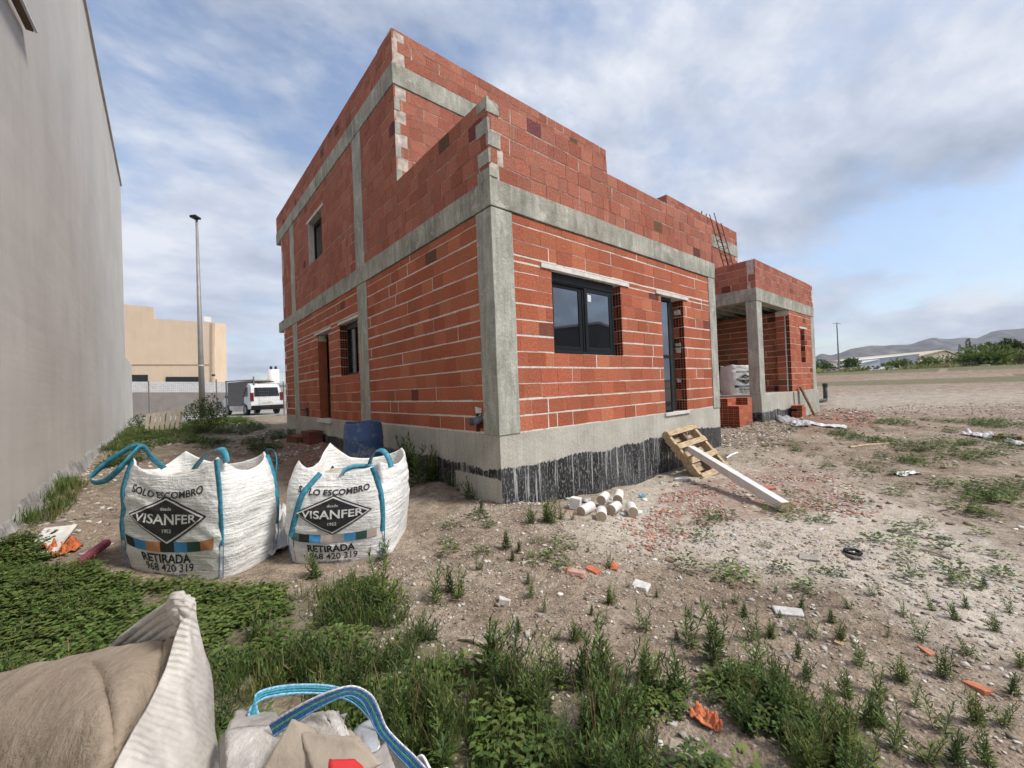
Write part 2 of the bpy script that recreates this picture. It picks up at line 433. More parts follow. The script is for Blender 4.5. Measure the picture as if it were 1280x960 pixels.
Z[:,2] = np.maximum.reduce([soft(pu, pv, P_RED), .7*soft(pu, pv, P_RED2, 20), .9*soft(pu, pv, P_RED3, 8)])*front+.05
rg = np.hypot(GV[:,0]-CAM[0], GV[:,1]-CAM[1]); ang = np.degrees(np.arctan2(GV[:,0]-CAM[0], GV[:,1]-CAM[1]))
sd = ang > 55
wob = np.array([4*nz(a, b, .035, 2)+1.5*nz(a, b, .2, 5) if 30 < r_ < 120 else 0 for a, b, r_ in zip(GV[:,0], GV[:,1], rg)]); rg = rg+wob
Z[:,1] = np.where(sd & (rg > 50) & (rg < 69), .7, Z[:,1]); Z[:,2] = np.where(sd & (rg > 72) & (rg < 78), .8, Z[:,2]); Z[:,1] = np.where(sd & (rg > 79), .8, Z[:,1])
at = ground.data.attributes.new('Zone', 'FLOAT_COLOR', 'POINT')
at.data.foreach_set('color', np.c_[np.clip(Z, 0, 1), np.ones(len(Z))].astype(np.float32).ravel())

# ------------------------------------------------------------------ brick walls
def brickcol(dark=.04):
    r = rnd.random()*1.8
    if r < dark: return tuple(x*rnd.uniform(.7, 1.2) for x in (.20,.070,.050))
    h = rnd.random()
    base = (.45+.06*h, .132+.05*h*h, .066+.03*h)
    k = rnd.uniform(.84, 1.10)
    return tuple(x*k for x in base)
def brickcol_up(dark=.06):
    r = rnd.random()*1.8
    if r < dark: return tuple(x*rnd.uniform(.7, 1.2) for x in (.22,.085,.065))
    h = rnd.random(); k = rnd.uniform(.82, 1.08)
    return tuple(x*k for x in (.43+.06*h, .140+.055*h, .092+.04*h))
def brick_wall(name, O, ud, nd, U0, U1, Z0, Z1, holes=(), thick=.22, joint=.012, hj=.004, fat=.14, bl=.30, ch=.20, cfun=brickcol, mat=None, parent=None, uneven_top=0, proud=.006, dark=.025, z_anchor=0.):
    """O: world origin of the wall plane; ud: unit along; nd: outward normal; holes: (u0,u1,z0,z1)"""
    O = Vector(O); ud = Vector(ud); nd = Vector(nd); up = Vector((0,0,1)); mb = MB()
    def bx(u0, u1, z0, z1, d0, d1, mi, c=(1,1,1)):
        P = []
        for d in (d0, d1):
            for (a, b) in ((u0,z0),(u1,z0),(u1,z1),(u0,z1)): P.append(O+ud*a+up*b+nd*d)
        if mi == 0: P = [p+up*rnd.uniform(-.0025, .0025)+ud*rnd.uniform(-.0012, .0012) for p in P]
        n = len(mb.v); mb.v += [tuple(p) for p in P]
        fs = [(4,5,6,7),(0,3,2,1),(0,1,5,4),(1,2,6,5),(2,3,7,6),(3,0,4,7)]
        if mi == 0 and False: fs = fs
        for f in fs: mb.f.append(tuple(n+i for i in f)); mb.m.append(mi); mb.c.append(c)
    # backing of mortar, split around the openings
    us = sorted({U0, U1, *[h for q in holes for h in q[:2] if U0 < h < U1]}); zs_ = sorted({Z0, Z1, *[h for q in holes for h in q[2:4] if Z0 < h < Z1]})
    for i in range(len(us)-1):
        run = None
        for k in range(len(zs_)-1):
            cu, cz = (us[i]+us[i+1])/2, (zs_[k]+zs_[k+1])/2
            inside = any(h[0] < cu < h[1] and h[2] < cz < h[3] for h in holes)
            if not inside:
                if run is None: run = [zs_[k], zs_[k+1]]
                else: run[1] = zs_[k+1]
            if inside or k == len(zs_)-2:
                if run: bx(us[i], us[i+1], run[0], run[1], -thick, -proud, 1)
                run = None
    r0 = int(math.floor((Z0-z_anchor)/ch+1e-6)); z = z_anchor+r0*ch
    while z < Z1-.01:
        za, zb = max(z, Z0), min(z+ch, Z1)
        segs = [(za, zb)]
        cuts = sorted({h[k] for h in holes for k in (2, 3) if za+.012 < h[k] < zb-.012})
        if cuts: e = [za]+cuts+[zb]; segs = list(zip(e[:-1], e[1:]))
        off = rnd.uniform(0, bl)
        u = U0-off; bricks = []
        while u < U1:
            g = hj if rnd.random() > fat else rnd.uniform(.014, .026)
            wv = bl if rnd.random() > .08 else bl*rnd.uniform(.35, .8)
            bricks.append((u, u+wv-g)); u += wv
        sag = [rnd.uniform(-.006, .006) for _ in bricks]
        for (sa, sb) in segs:
            jl = joint*rnd.uniform(.35, 1.5)
            for (a, b), sg in zip(bricks, sag):
                a, b = max(a, U0), min(b, U1)
                if b-a < .012: continue
                pieces = [(a, b)]
                for h in holes:
                    if h[2] < (sa+sb)/2 < h[3]:
                        np_ = []
                        for (p, q_) in pieces:
                            if h[0] >= q_ or h[1] <= p: np_.append((p, q_)); continue
                            if h[0] > p: np_.append((p, h[0]))
                            if h[1] < q_: np_.append((h[1], q_))
                        pieces = np_
                c = cfun(dark)
                for (p, q_) in pieces:
                    if q_-p < .01: continue
                    top = sb-.001 if sb < z+ch-.005 else sb-.001
                    pj = rnd.uniform(-.002, .003)
                    bx(p, q_, sa+jl+sg*.5, top+sg*.4, -.03, 0+pj, 0, c)
        z += ch
    return mb.build(name, [mat or M_BRICK, M_MORTARU if mat is M_BRICKU else M_MORTAR], parent)
def jamb(parent, O, ud, nd, w, Z0, Z1, hollow, ch=.2, shift=0):
    """broken brick reveal: O = corner, ud = direction into the wall depth, nd = normal of the reveal"""
    O = Vector(O); ud = Vector(ud); nd = Vector(nd); mb = MB(); k = 0; z = math.ceil(Z0/ch-1e-6)*ch
    z = Z0
    while z < Z1-.03:
        zt = min(z+ch, Z1); hol = hollow == 1 or (hollow == 2 and k % 2 == 0)
        def bx(a, b, z0, z1, d0, d1, mi, c=(1,1,1)):
            P = [O+ud*u_+Vector((0,0,zz))+nd*d for d in (d0, d1) for (u_, zz) in ((a,z0),(b,z0),(b,z1),(a,z1))]
            n = len(mb.v); mb.v += [tuple(p) for p in P]
            for f in ((4,5,6,7),(0,3,2,1),(0,1,5,4),(1,2,6,5),(2,3,7,6),(3,0,4,7)): mb.f.append(tuple(n+i for i in f)); mb.m.append(mi); mb.c.append(c)
        c = brickcol()
        if hol:
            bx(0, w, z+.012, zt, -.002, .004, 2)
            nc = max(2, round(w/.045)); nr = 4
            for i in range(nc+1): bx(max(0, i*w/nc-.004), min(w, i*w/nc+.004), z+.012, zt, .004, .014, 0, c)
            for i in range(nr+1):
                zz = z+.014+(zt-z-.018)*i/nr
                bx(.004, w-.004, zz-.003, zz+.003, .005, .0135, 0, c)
        else:
            bx(0, w, z+.014, zt, -.002, rnd.uniform(.006, .016), 0, c)
        bx(0, w, z, z+.011, -.002, rnd.uniform(.003, .012), 1)
        z += ch; k += 1
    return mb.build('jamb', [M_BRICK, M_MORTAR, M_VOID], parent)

Lx, Hc, HB, H2, HB2, RF, YB, D = 6.03, 2.73, 3.06, 5.68, 6.04, 6.62, 11.0, 2.47
house = thing('unfinished_house', 'unfinished two storey red brick house with bare concrete frame and no plaster', 'house')
X_, Y_ = (1,0,0), (0,1,0); NX, NY = (-1,0,0), (0,-1,0)
win = (.99, 2.58, 1.0, 2.12); door = (3.80, 4.62, 0., 2.12)
lw = (4.47, 5.57, .98, 2.11); ld = (6.38, 7.30, 0., 2.11); uw = (6.62, 7.82, 4.02, 5.12)
W1 = dict(parent=house, joint=.019, proud=.003)
brick_wall('wall', (0,0,0), X_, NY, .32, 5.73, 0, Hc-.012, [win, door], bl=.31, fat=.12, **W1)
brick_wall('wall', (0,0,0), Y_, NX, .30, 3.93, 0, Hc-.015, [], bl=.31, fat=.12, dark=.05, **W1)
brick_wall('wall', (0,0,0), Y_, NX, 4.41, 9.30, 0, Hc, [lw, ld], bl=.31, fat=.1, **W1)
brick_wall('wall', (0,0,0), Y_, NX, 9.82, YB, 0, Hc, [], bl=.31, fat=.1, **W1)
brick_wall('wall', (Lx,0,0), Y_, X_, .30, YB, 0, Hc, [], bl=.31, **W1)
brick_wall('wall', (0,YB,0), X_, Y_, 0, Lx, 0, Hc, [], bl=.31, **W1)
W2 = dict(parent=house, joint=.011, cfun=brickcol_up, mat=M_BRICKU, hj=.007, proud=.004, fat=.12, bl=.27)
# terrace parapets over the first beam
PZ = 4.05
brick_wall('parapet', (0,0,0), Y_, NX, .001, D-.002, HB, PZ, z_anchor=PZ-1.0, dark=.02, **W2)
brick_wall('parapet', (0,0,0), X_, NY, .002, 2.34, HB, PZ, z_anchor=PZ-1.0, dark=.05, thick=.14, **W2)
brick_wall('parapet', (0,0,0), X_, NY, 2.34, Lx, HB, 3.86, z_anchor=PZ-1.0, dark=.05, thick=.14, **W2)
# upper storey
brick_wall('wall', (0,0,0), Y_, NX, D, 3.98, HB, H2, z_anchor=HB, **W2)
brick_wall('wall', (0,0,0), Y_, NX, 4.43, 9.35, HB, H2, [uw], z_anchor=HB, **W2)
brick_wall('wall', (0,0,0), Y_, NX, 9.82, YB, HB, H2, z_anchor=HB, **W2)
brick_wall('wall', (0,D,0), X_, NY, .10, 5.82, HB, H2, z_anchor=HB, **W2)
brick_wall('wall', (5.82,D,0), Y_, X_, 0, YB-D, HB, RF, z_anchor=HB, **W2)
brick_wall('wall', (0,YB,0), X_, Y_, 0, 5.82, HB, H2, z_anchor=HB, **W2)
brick_wall('parapet', (-.004,0,0), Y_, NX, D-.004, 11.60, HB2, RF-.04, z_anchor=HB2, **W2)
brick_wall('parapet', (0,D-.004,0), X_, NY, 0.0, 5.82, HB2, RF, z_anchor=HB2, **W2)
# raised first bricks at the top near corner
mb = MB()
for k in range(2):
    mb.box((.002, D+.30*k, RF-.038), (.12, D+.30*k+.29, RF+.0), 0, brickcol_up())
mb.build('parapet', [M_BRICKU], house)
# toothed corner: alternating hollow brick ends and mortar
mb = MB(); z = HB; k = 0
while z < H2-.02:
    zt = min(z+.2, H2-.002)
    if k % 2 == 0:
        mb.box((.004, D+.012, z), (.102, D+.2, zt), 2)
        c = brickcol_up()
        for i in range(4): mb.box((.004+i*.031, D+.002, z+.01), (.012+i*.031, D+.013, zt), 0, c)
        for i in range(5): mb.box((.0045, D+.003, z+.012+i*.043), (.1015, D+.012, z+.018+i*.043), 0, c)
    else:
        mb.box((.003, D-.002+rnd.uniform(-.008, .0), z), (.10, D+.2, zt), 1)
    z += .2; k += 1
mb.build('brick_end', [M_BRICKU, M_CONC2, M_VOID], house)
mb = MB()   # mortar pads in the parapet corner and on the upper corner
for (zz, hh, w) in ((3.86, .15, .11), (3.46, .17, .12), (3.09, .10, .06)):
    mb = MB(); mb.box((-.010, -.012, zz-.2+.2), (w+.06, .03, zz+hh), 0, jit=.004); mb.build('mortar_patch', [M_CONC2], house)
for (zz, hh, w) in ((3.92, .12, .10), (3.62, .17, .13), (3.25, .17, .11), (3.07, .12, .13)):
    mb = MB(); mb.box((-.011, -.009, zz), (.02, w+.10, zz+hh), 0, jit=.004); mb.build('mortar_patch', [M_CONC2], house)

def cbox(name, lo, hi, mat=M_CONC, sub=.25, amp=.006, parent=house):
    """cast concrete bar, a little uneven"""
    bm = bmesh.new()
    n = [max(1, int(round((hi[i]-lo[i])/sub))) for i in range(3)]
    bmesh.ops.create_cube(bm, size=1)
    for v in bm.verts: v.co = Vector([lo[i]+(v.co[i]+.5)*(hi[i]-lo[i]) for i in range(3)])
    ax = max(range(3), key=lambda i: hi[i]-lo[i])
    for k in range(1, n[ax]):
        p = [0,0,0]; p[ax] = lo[ax]+(hi[ax]-lo[ax])*k/n[ax]; nn = [0,0,0]; nn[ax] = 1
        bmesh.ops.bisect_plane(bm, geom=bm.verts[:]+bm.edges[:]+bm.faces[:], plane_co=p, plane_no=nn)
    for v in bm.verts:
        w = mnoise.noise_vector(v.co*1.7+Vector((3, 1, 7))); v.co += Vector([w[i]*amp if i != ax else 0 for i in range(3)])
    me = bpy.data.meshes.new(name); bm.to_mesh(me); bm.free(); me.materials.append(mat)
    o = bpy.data.objects.new(name, me); col.objects.link(o); o.parent = parent
    b = o.modifiers.new('bevel', 'BEVEL'); b.width = .008; b.segments = 2; b.limit_method = 'ANGLE'
    return o
# concrete frame
cbox('column', (-.014, -.014, -.002), (.318, .298, Hc-.012), M_CONC2)
cbox('column', (5.73, -.014, -.03), (Lx+.012, .30, Hc), M_CONC2)
cbox('column', (-.010, 3.93, -.30), (.30, 4.41, Hc), M_CONC2)
cbox('column', (-.010, 9.30, -.60), (.30, 9.82, Hc), M_CONC2)
cbox('column', (-.010, 3.98, HB), (.30, 4.43, H2), M_CONC2)
cbox('column', (-.010, 9.35, HB), (.30, 9.82, H2), M_CONC2)
cbox('beam', (-.022, -.022, Hc), (Lx+.015, .30, HB))
cbox('beam', (-.022, .302, Hc+.001), (.30, 11.62, HB))
cbox('beam', (Lx-.3, .302, Hc), (Lx+.015, 11.62, HB))
cbox('beam', (-.020, D-.018, H2), (5.84, D+.28, HB2))
cbox('beam', (-.020, D+.282, H2+.001), (.30, 11.62, HB2))
mb = MB(); mb.box((.30, .30, Hc+.06), (Lx-.3, 11.6, HB-.01)); mb.box((.3, D+.28, H2+.06), (5.8, 11.6, HB2-.01)); mb.box((.2,.2,-.2), (Lx-.2, 10.9, -.012))
mb.box((.30, 11.4, Hc), (Lx-.3, 11.62, Hc+.05)); mb.build('floor_slab', M_CONC, house)
# interior partition so the openings read dark and deep
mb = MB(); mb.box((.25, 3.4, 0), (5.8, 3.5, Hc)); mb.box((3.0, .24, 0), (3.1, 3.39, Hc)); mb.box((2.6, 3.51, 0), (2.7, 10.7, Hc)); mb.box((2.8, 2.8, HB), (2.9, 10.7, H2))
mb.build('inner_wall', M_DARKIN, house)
# plinth
mb = MB()
mb.box((0,0,-1.4), (Lx,.30,-.001)); mb.box((0,.301,-1.4), (.30,YB,-.002)); mb.box((Lx-.3,.301,-1.4), (Lx,YB,-.002)); mb.box((.3,YB-.3,-1.4), (Lx-.3,YB,-.002))
pl = mb.build('plinth', M_PLINTH, house)
for lo, hi in (((-.06, 6.32, -.10), (-.001, 7.36, .0)), ((3.76, -.03, -.05), (4.66, .0, .012))):
    mb = MB(); mb.box(lo, hi); mb.build('door_step', M_LINTEL, house, bev=.006)
# lintels
def lintel(lo, hi): 
    mb = MB(); mb.box(lo, hi, jit=.002); return mb.build('lintel', M_LINTEL, house)
lintel((.79, -.022, 2.125), (2.79, .03, 2.185)); lintel((3.62, -.022, 2.125), (4.79, .03, 2.18))
lintel((-.02, 4.40, 2.112), (.03, 5.64, 2.165)); lintel((-.02, 6.15, 2.112), (.03, 7.50, 2.165)); lintel((-.02, 6.44, 5.122), (.03, 7.90, 5.18))
# soffit bars behind the lintels
for lo, hi in (((.79, .03, 2.122), (2.79, .215, 2.19)), ((3.62, .03, 2.122), (4.79, .215, 2.19)), ((.03, 4.4, 2.112), (.215, 5.64, 2.19)), ((.03, 6.15, 2.112), (.215, 7.5, 2.19)), ((.03, 6.44, 5.122), (.215, 7.9, 5.19))):
    mb = MB(); mb.box(lo, hi); mb.build('lintel', M_CONC, house)
# front window: black sliding aluminium window with blind box
def part_box(name, parent, boxes, mat, bev=.003):
    mb = MB()
    for lo, hi in boxes: mb.box(lo, hi)
    return mb.build(name, mat, parent, bev=bev)
w = part_box('window', house, [((.99,.055,1.0),(2.44,.15,1.045)), ((.99,.055,1.045),(1.035,.15,2.0)), ((2.395,.055,1.045),(2.44,.15,2.0)), ((.99,.05,2.0),(2.44,.20,2.12))], M_FRAME)
part_box('sash', w, [((1.035,.085,1.045),(1.10,.12,1.98)), ((1.63,.085,1.045),(1.70,.12,1.98)), ((1.10,.085,1.045),(1.63,.12,1.115)), ((1.10,.085,1.93),(1.63,.12,1.98)), ((1.035,.06,1.98),(2.395,.14,2.0))], M_FRAME)
part_box('sash', w, [((1.74,.062,1.045),(1.80,.084,1.98)), ((2.33,.062,1.045),(2.395,.084,1.98)), ((1.80,.062,1.045),(2.33,.084,1.115)), ((1.80,.062,1.93),(2.33,.084,1.98))], M_FRAME)
part_box('sash', w, [((1.7005,.075,1.045),(1.7395,.115,1.98))], M_FRAME)
part_box('pane', w, [((1.10,.097,1.115),(1.63,.103,1.93))], M_GLASS, 0)
part_box('pane', w, [((1.80,.070,1.115),(2.33,.076,1.93))], M_GLASS, 0)
part_box('sticker', w, [((1.82,.0675,1.80),(1.90,.0695,1.90))], M_WHITEP, 0)
jamb(house, (2.58,0,1.0), Y_, NX, .10, 0, 1.12, 1); jamb(house, (2.58,.105,1.0), Y_, NX, .11, 0, 1.12, 2)
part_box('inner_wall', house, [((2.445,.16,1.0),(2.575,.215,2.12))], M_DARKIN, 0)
# door
w = part_box('door', house, [((3.80,.06,0),(3.86,.16,2.12)), ((4.22,.10,0),(4.27,.17,2.06)), ((3.86,.06,2.06),(4.27,.16,2.12)), ((3.86,.08,.0),(4.22,.15,.05)), ((3.86,.10,1.0),(4.22,.14,1.06))], M_FRAME)
part_box('pane', w, [((3.86,.11,.05),(4.22,.12,1.0)), ((3.86,.11,1.06),(4.22,.12,2.06))], M_GLASS, 0)
jamb(house, (4.62,0,0), Y_, NX, .10, 0, 2.12, 1); jamb(house, (4.62,.105,0), Y_, NX, .11, 0, 2.12, 2)
mb = MB()
for z in (.55, 1.12, 1.25, 1.85): mb = MB(); mb.box((4.58, .09+rnd.uniform(-.03,.06), z), (4.61, .17, z+rnd.uniform(.05,.1)), jit=.012); mb.build('mortar_patch', M_LINTEL, house)
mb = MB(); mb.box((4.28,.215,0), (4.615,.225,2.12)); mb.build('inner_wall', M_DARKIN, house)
# left face window, door and upper window
w = part_box('window', house, [((.10,4.47,.98),(.18,4.52,2.11)), ((.10,5.35,.98),(.18,5.40,2.11)), ((.10,4.52,.98),(.18,5.35,1.03)), ((.10,4.52,1.98),(.18,5.35,2.11)), ((.11,4.90,1.03),(.17,4.96,1.98))], M_FRAME)
part_box('pane', w, [((.135,4.52,1.03),(.145,4.90,1.98)), ((.135,4.96,1.03),(.145,5.35,1.98))], M_GLASSD, 0)
jamb(house, (0,5.57,.98), X_, NY, .20, 0, 1.13, 1)
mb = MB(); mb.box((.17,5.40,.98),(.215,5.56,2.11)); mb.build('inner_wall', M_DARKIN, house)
w = part_box('window', house, [((.14,6.62,4.02),(.20,6.68,5.12)), ((.14,7.76,4.02),(.20,7.82,5.12)), ((.14,6.68,4.02),(.20,7.76,4.08)), ((.14,6.68,5.02),(.20,7.76,5.12)), ((.15,7.18,4.08),(.19,7.24,5.02))], M_FRAME)
part_box('pane', w, [((.165,6.68,4.08),(.172,7.18,5.02)), ((.165,7.24,4.08),(.172,7.76,5.02))], M_GLASSD, 0)
part_box('lining', house, [((.002,7.80,4.02),(.139,7.825,5.12))], M_LINTEL, 0)
part_box('lining', house, [((.004,7.285,.0),(.215,7.302,1.95))], simple('clay_reveal', (.34,.10,.045), .9, .2, 6), 0)
w = part_box('door', house, [((.17,6.40,0),(.21,6.46,2.11)), ((.17,6.46,2.03),(.21,7.2,2.11)), ((.18,6.46,0),(.20,7.2,.9))], M_FRAME)
# waste pipe in a broken hole beside the corner column
mb = MB(); mb.box((-.004,.33,.07), (.004,.46,.30), 0, jit=.006); mb.box((-.0065,.40,.03),(.003,.47,.12), 0, jit=.006); mb.build('broken_hole', M_VOID, house)  # flat dark patch on the wall, painted as the shade in the hole
mb = MB(); mb.box((-.012,.34,.26),(0,.45,.33), 0, jit=.012); mb.box((-.010,.33,.20),(0,.40,.24),0,jit=.01); mb.build('mortar_patch', M_LINTEL, house)
mb = MB(); mb.tube([(.05,.37,.20),(-.07,.37,.17),(-.11,.40,.16)], .045, 14); p = mb.build('drain_pipe', M_PVC, house, smooth=True)
mb = MB(); mb.tube([(-.10,.39,.163),(-.135,.42,.157)], .052, 14); mb.build('socket', M_PVCD, p)
mb = MB(); mb.tube([(-.03,9.0,.22),(-.04,8.35,.22)], .03, 8); mb.tube([(-.04,8.37,.24),(-.04,8.37,.02)], .035, 8); mb.tube([(0,8.37,.36),(-.03,8.37,.36)], .03, 8); mb.build('drain_pipe', M_PVCD, house)

# ---- second upper block, linking wing and porch of the same house
XC, EY, XD = 9.53, 2.83, 15.16
brick_wall('wall', (0,EY,0), X_, NY, XC, XD, HB, 5.61, z_anchor=HB, **W2)
brick_wall('parapet', (0,EY-.003,0), X_, NY, XC, XD, 6.07, 6.65, z_anchor=6.07, **W2)
brick_wall('wall', (XC,EY,0), Y_, NX, 0, 7, HB, 5.61, z_anchor=HB, **W2)
brick_wall('parapet', (XC-.003,EY,0), Y_, NX, .0, 7, 6.07, 6.65, z_anchor=6.07, **W2)
brick_wall('wall', (XD,EY,0), Y_, X_, 0, 7, HB, 6.65, z_anchor=HB, **W2)
cbox('beam', (XC-.015, EY-.02, 5.61), (XD+.01, EY+.25, 6.07)); cbox('beam', (XC-.015, EY+.252, 5.612), (XC+.25, EY+7, 6.07))
mb = MB(); mb.box((XC+.1, EY+.3, 5.7), (XD, EY+7, 6.0)); mb.build('roof_slab', M_CONC, house)
brick_wall('wall', (0,3.2,0), X_, NY, Lx+.02, 10.02, -.9, HB, z_anchor=0, bl=.31, **W1)
mb = MB(); mb.box((Lx+.02, 3.3, HB-.3), (10.3, 9.8, HB)); mb.build('roof_slab', M_CONC, house)
PX0, PX1, PY, PF, Pb, PB, PP = 10.02, 15.90, .51, .09, 2.82, 3.19, 4.02
cbox('beam', (PX0-.015, PY-.015, Pb), (PX1, PY+.28, PB)); cbox('beam', (PX0-.015, PY+.282, Pb+.002), (PX0+.28, 5.0, PB))
W3 = dict(W2); W3['joint'] = .012
brick_wall('parapet', (0,PY,0), X_, NY, PX0, PX1, PB, PP, z_anchor=PB, **W3)
brick_wall('parapet', (PX0,PY,0), Y_, NX, 0.002, 4.4, PB, PP, z_anchor=PB, **W3)
cbox('column', (PX0-.0, PY+.0, PF), (PX0+.40, PY+.29, Pb), M_CONC2)
cbox('column', (15.45, PY-.004, -.2), (PX1-.02, PY+.29, Pb), M_CONC2)
slit = (14.10, 14.62, 1.08, 2.27)
brick_wall('wall', (0,PY,0), X_, NY, 12.93, 15.45, PF, Pb, [slit], z_anchor=PF, bl=.31, parent=house, joint=.016, thick=.40, mat=M_BRICKP)
lintel((13.95, PY-.02, 2.28), (14.85, PY+.03, 2.34))
mb = MB(); mb.box((14.11, PY+.16, 1.08), (14.6, PY+.2, 2.27)); mb.build('inner_wall', M_VOID, house)  # near-black sheet stands in for the shade behind the slit
jamb(house, (14.61,PY,1.08), Y_, NX, .14, 0, 1.19, 2)
jamb(house, (12.93,PY+.0,PF), Y_, NX, .10, 0, 2.55, 1); jamb(house, (12.93,PY+.14,PF), Y_, NX, .26, 0, 2.55, 0)
cbox('mortar_patch', (12.905, PY+.105, PF), (12.935, PY+.14, 2.2), M_LINTEL)
brick_wall('wall', (0,5.3,0), X_, NY, PX0, 13.2, PF, Pb, z_anchor=PF, bl=.31, dark=.1, mat=M_BRICKP, **W1)
brick_wall('wall', (13.2,PY,0), Y_, NX, .42, 4.8, PF, Pb, z_anchor=PF, bl=.31, dark=.1, mat=M_BRICKP, **W1)
brick_wall('wall', (PX1,PY,0), Y_, X_, 0, 4.9, PF, PP, z_anchor=PF, bl=.31, mat=M_BRICKP, **W1)
brick_wall('wall', (PX0+.05,PY,0), Y_, NX, 1.9, 4.79, PF, Pb, z_anchor=PF, bl=.31, mat=M_BRICKP, **W1)
mb = MB(); mb.box((PX0+.28, PY+.28, PB-.12), (PX1-.02, 5.4, PB-.01))
for i in range(9): mb.box((PX0+.285, 1.1+i*.42, Pb+.12), (PX1-.03, 1.22+i*.42, PB-.121))
mb.build('roof_slab', M_CONC, house)
mb = MB(); mb.box((PX0-.02, PY-.02, -1.3), (PX1, 4.8, PF)); pp = mb.build('plinth', M_PLINTH, house)
mb = MB(); mb.box((12.93, PY-.045, -.9), (PX1+.01, PY-.021, PF-.01)); mb.build('plinth', M_CONC2, house)
# rusty starter bars and the reinforcement cage leaning on the upper block
mb = MB()
for px in (877, 882.5):
    p = on(px, 272, 1, EY+.1); mb.tube([(p[0], EY+.1, 6.2), (p[0]-.02, EY+.08, 6.65+.17)], .02, 6)
mb.build('starter_bar', M_RUST, house)
cg = thing('rebar_cage', 'rusty cage of steel reinforcement bars leaning on the upper brick wall', 'rebar cage', (10.5, 2.3, HB))
a = Vector(on(905, 333, 1, 2.35)); b_ = Vector(on(887, 268, 1, EY-.06))
d0 = (b_-a).normalized(); sx = Vector((1,0,0)); sy = Vector((0,.5,.85)).normalized()
Lc = (b_-a).length; base = a-cg.location; mb = MB()
for (i, j) in ((0,0),(1,0),(0,1),(1,1)):
    e = Lc*(1.0 if i == 0 else .86); o = sx*(.42*i)+Vector((0,-.16*j,.0)); mb.tube([base+o-d0*.9, base+o+d0*e], .016, 5)
mb.build('long_bar', M_RUST, cg)
for k in range(9):
    c0 = base+d0*(k*.26-.8); P = [c0, c0+sx*.42, c0+sx*.42+Vector((0,-.16,0)), c0+Vector((0,-.16,0)), c0]; mb = MB(); mb.tube(P, .011, 4); mb.build('stirrup', M_RUST, cg)
# grey soil pipe running out of the plinth, right end
mb = MB(); mb.tube([(15.7,.8,-.42),(17.36,.62,-.42),(17.48,.61,-.40),(17.50,.605,-.30),(17.5,.60,.25)], .075, 12); p = mb.build('soil_pipe', M_PVCD, house, smooth=True)
mb = MB(); mb.tube([(17.5,.60,.12),(17.5,.60,.27)], .092, 12); mb.build('socket', M_PVCD, p)

# ------------------------------------------------------------------ neighbouring building on the left
def plaster_mat(name, a, c, streak=.12):
    m, nt, b = newmat(name)
    v = coords(nt); n1 = noise(nt, v, .55, 5, .55, .4); n2 = noise(nt, coords(nt, (2.5, 2.5, .35)), 1.2, 5, .6); n3 = noise(nt, v, 90, 4, .6)
    cc = ramp(nt, n1, [(.3, a), (.7, c)])
    cc = mix(nt, .7, cc, ramp(nt, n2, [(.3, 1-streak), (.7, 1+streak*.6)]), 'MULTIPLY')
    cc = mix(nt, ramp(nt, noise(nt, v, 1.1, 7, .8), [(.60, 0.), (.72, .35)]), cc, tuple(x*.82 for x in a))
    cc = mix(nt, ramp(nt, noise(nt, coords(nt, (6, 6, .25)), 1.5, 4, .6), [(.60, 0.), (.75, .35)]), cc, tuple(x*.7 for x in a))
    L(nt, cc, b.inputs['Base Color']); b.inputs['Roughness'].default_value = .9; b.inputs['Specular IOR Level'].default_value = .2
    bump(nt, b, [(n3, .3, .004), (noise(nt, v, 3, 5), .25, .02), (noise(nt, coords(nt, (1, .08, 1.3)), 2.6, 3), .3, .02)])
    return m
M_PLAST = plaster_mat('grey_render', (.53,.50,.46), (.63,.595,.55), .06)
M_BEIGE = plaster_mat('beige_render', (.70,.55,.40), (.76,.61,.46), .05)
nb = thing('neighbour_building', 'tall blank grey rendered building wall along the left edge', 'building', (-4.2, 0, 0))
def simplewall(name, lo, hi, mat, parent, step=.6, amp=.006):
    bm = bmesh.new(); bmesh.ops.create_cube(bm, size=1)
    for v in bm.verts: v.co = Vector([lo[i]+(v.co[i]+.5)*(hi[i]-lo[i]) for i in range(3)])
    for ax in range(3):
        n = min(40, max(1, int((hi[ax]-lo[ax])/step)))
        for k in range(1, n):
            p = [0,0,0]; p[ax] = lo[ax]+(hi[ax]-lo[ax])*k/n; nn = [0,0,0]; nn[ax] = 1
            bmesh.ops.bisect_plane(bm, geom=bm.verts[:]+bm.edges[:]+bm.faces[:], plane_co=p, plane_no=nn)
    for v in bm.verts: v.co += mnoise.noise_vector(v.co*.9)*amp
    me = bpy.data.meshes.new(name); bm.to_mesh(me); bm.free(); me.materials.append(mat)
    o = bpy.data.objects.new(name, me); col.objects.link(o); o.parent = parent; return o
simplewall('wall', (-8, -4.5, -1.6), (0, 19.7, 9.75), M_PLAST, nb, 1.0, .012)
mb = MB(); mb.box((-.20, 19.71, -1.5), (0, 24.0, 2.50)); mb.build('low_wall', M_PLAST, nb)
mb = MB(); mb.box((-8, -4.5, 9.751), (.05, 19.75, 9.80)); mb.build('coping', M_PLAST, nb)
p0 = on(40, 36, 0, -4.12); p1 = on(23, 0, 0, -4.12); dd = (p1-p0)
mb = MB(); q0 = Vector((.06, p0[1], p0[2])); q1 = q0+Vector((.0, dd[1], dd[2]))*2.2
mb.tube([q0, q1], .045, 4); mb.build('drain_spout', M_WOODDK, nb)
mb = MB(); mb.tube([q0+Vector((.05,.03,0)), q1+Vector((.05,.03,0))], .018, 4); mb.build('cable', M_WHITEP, nb)
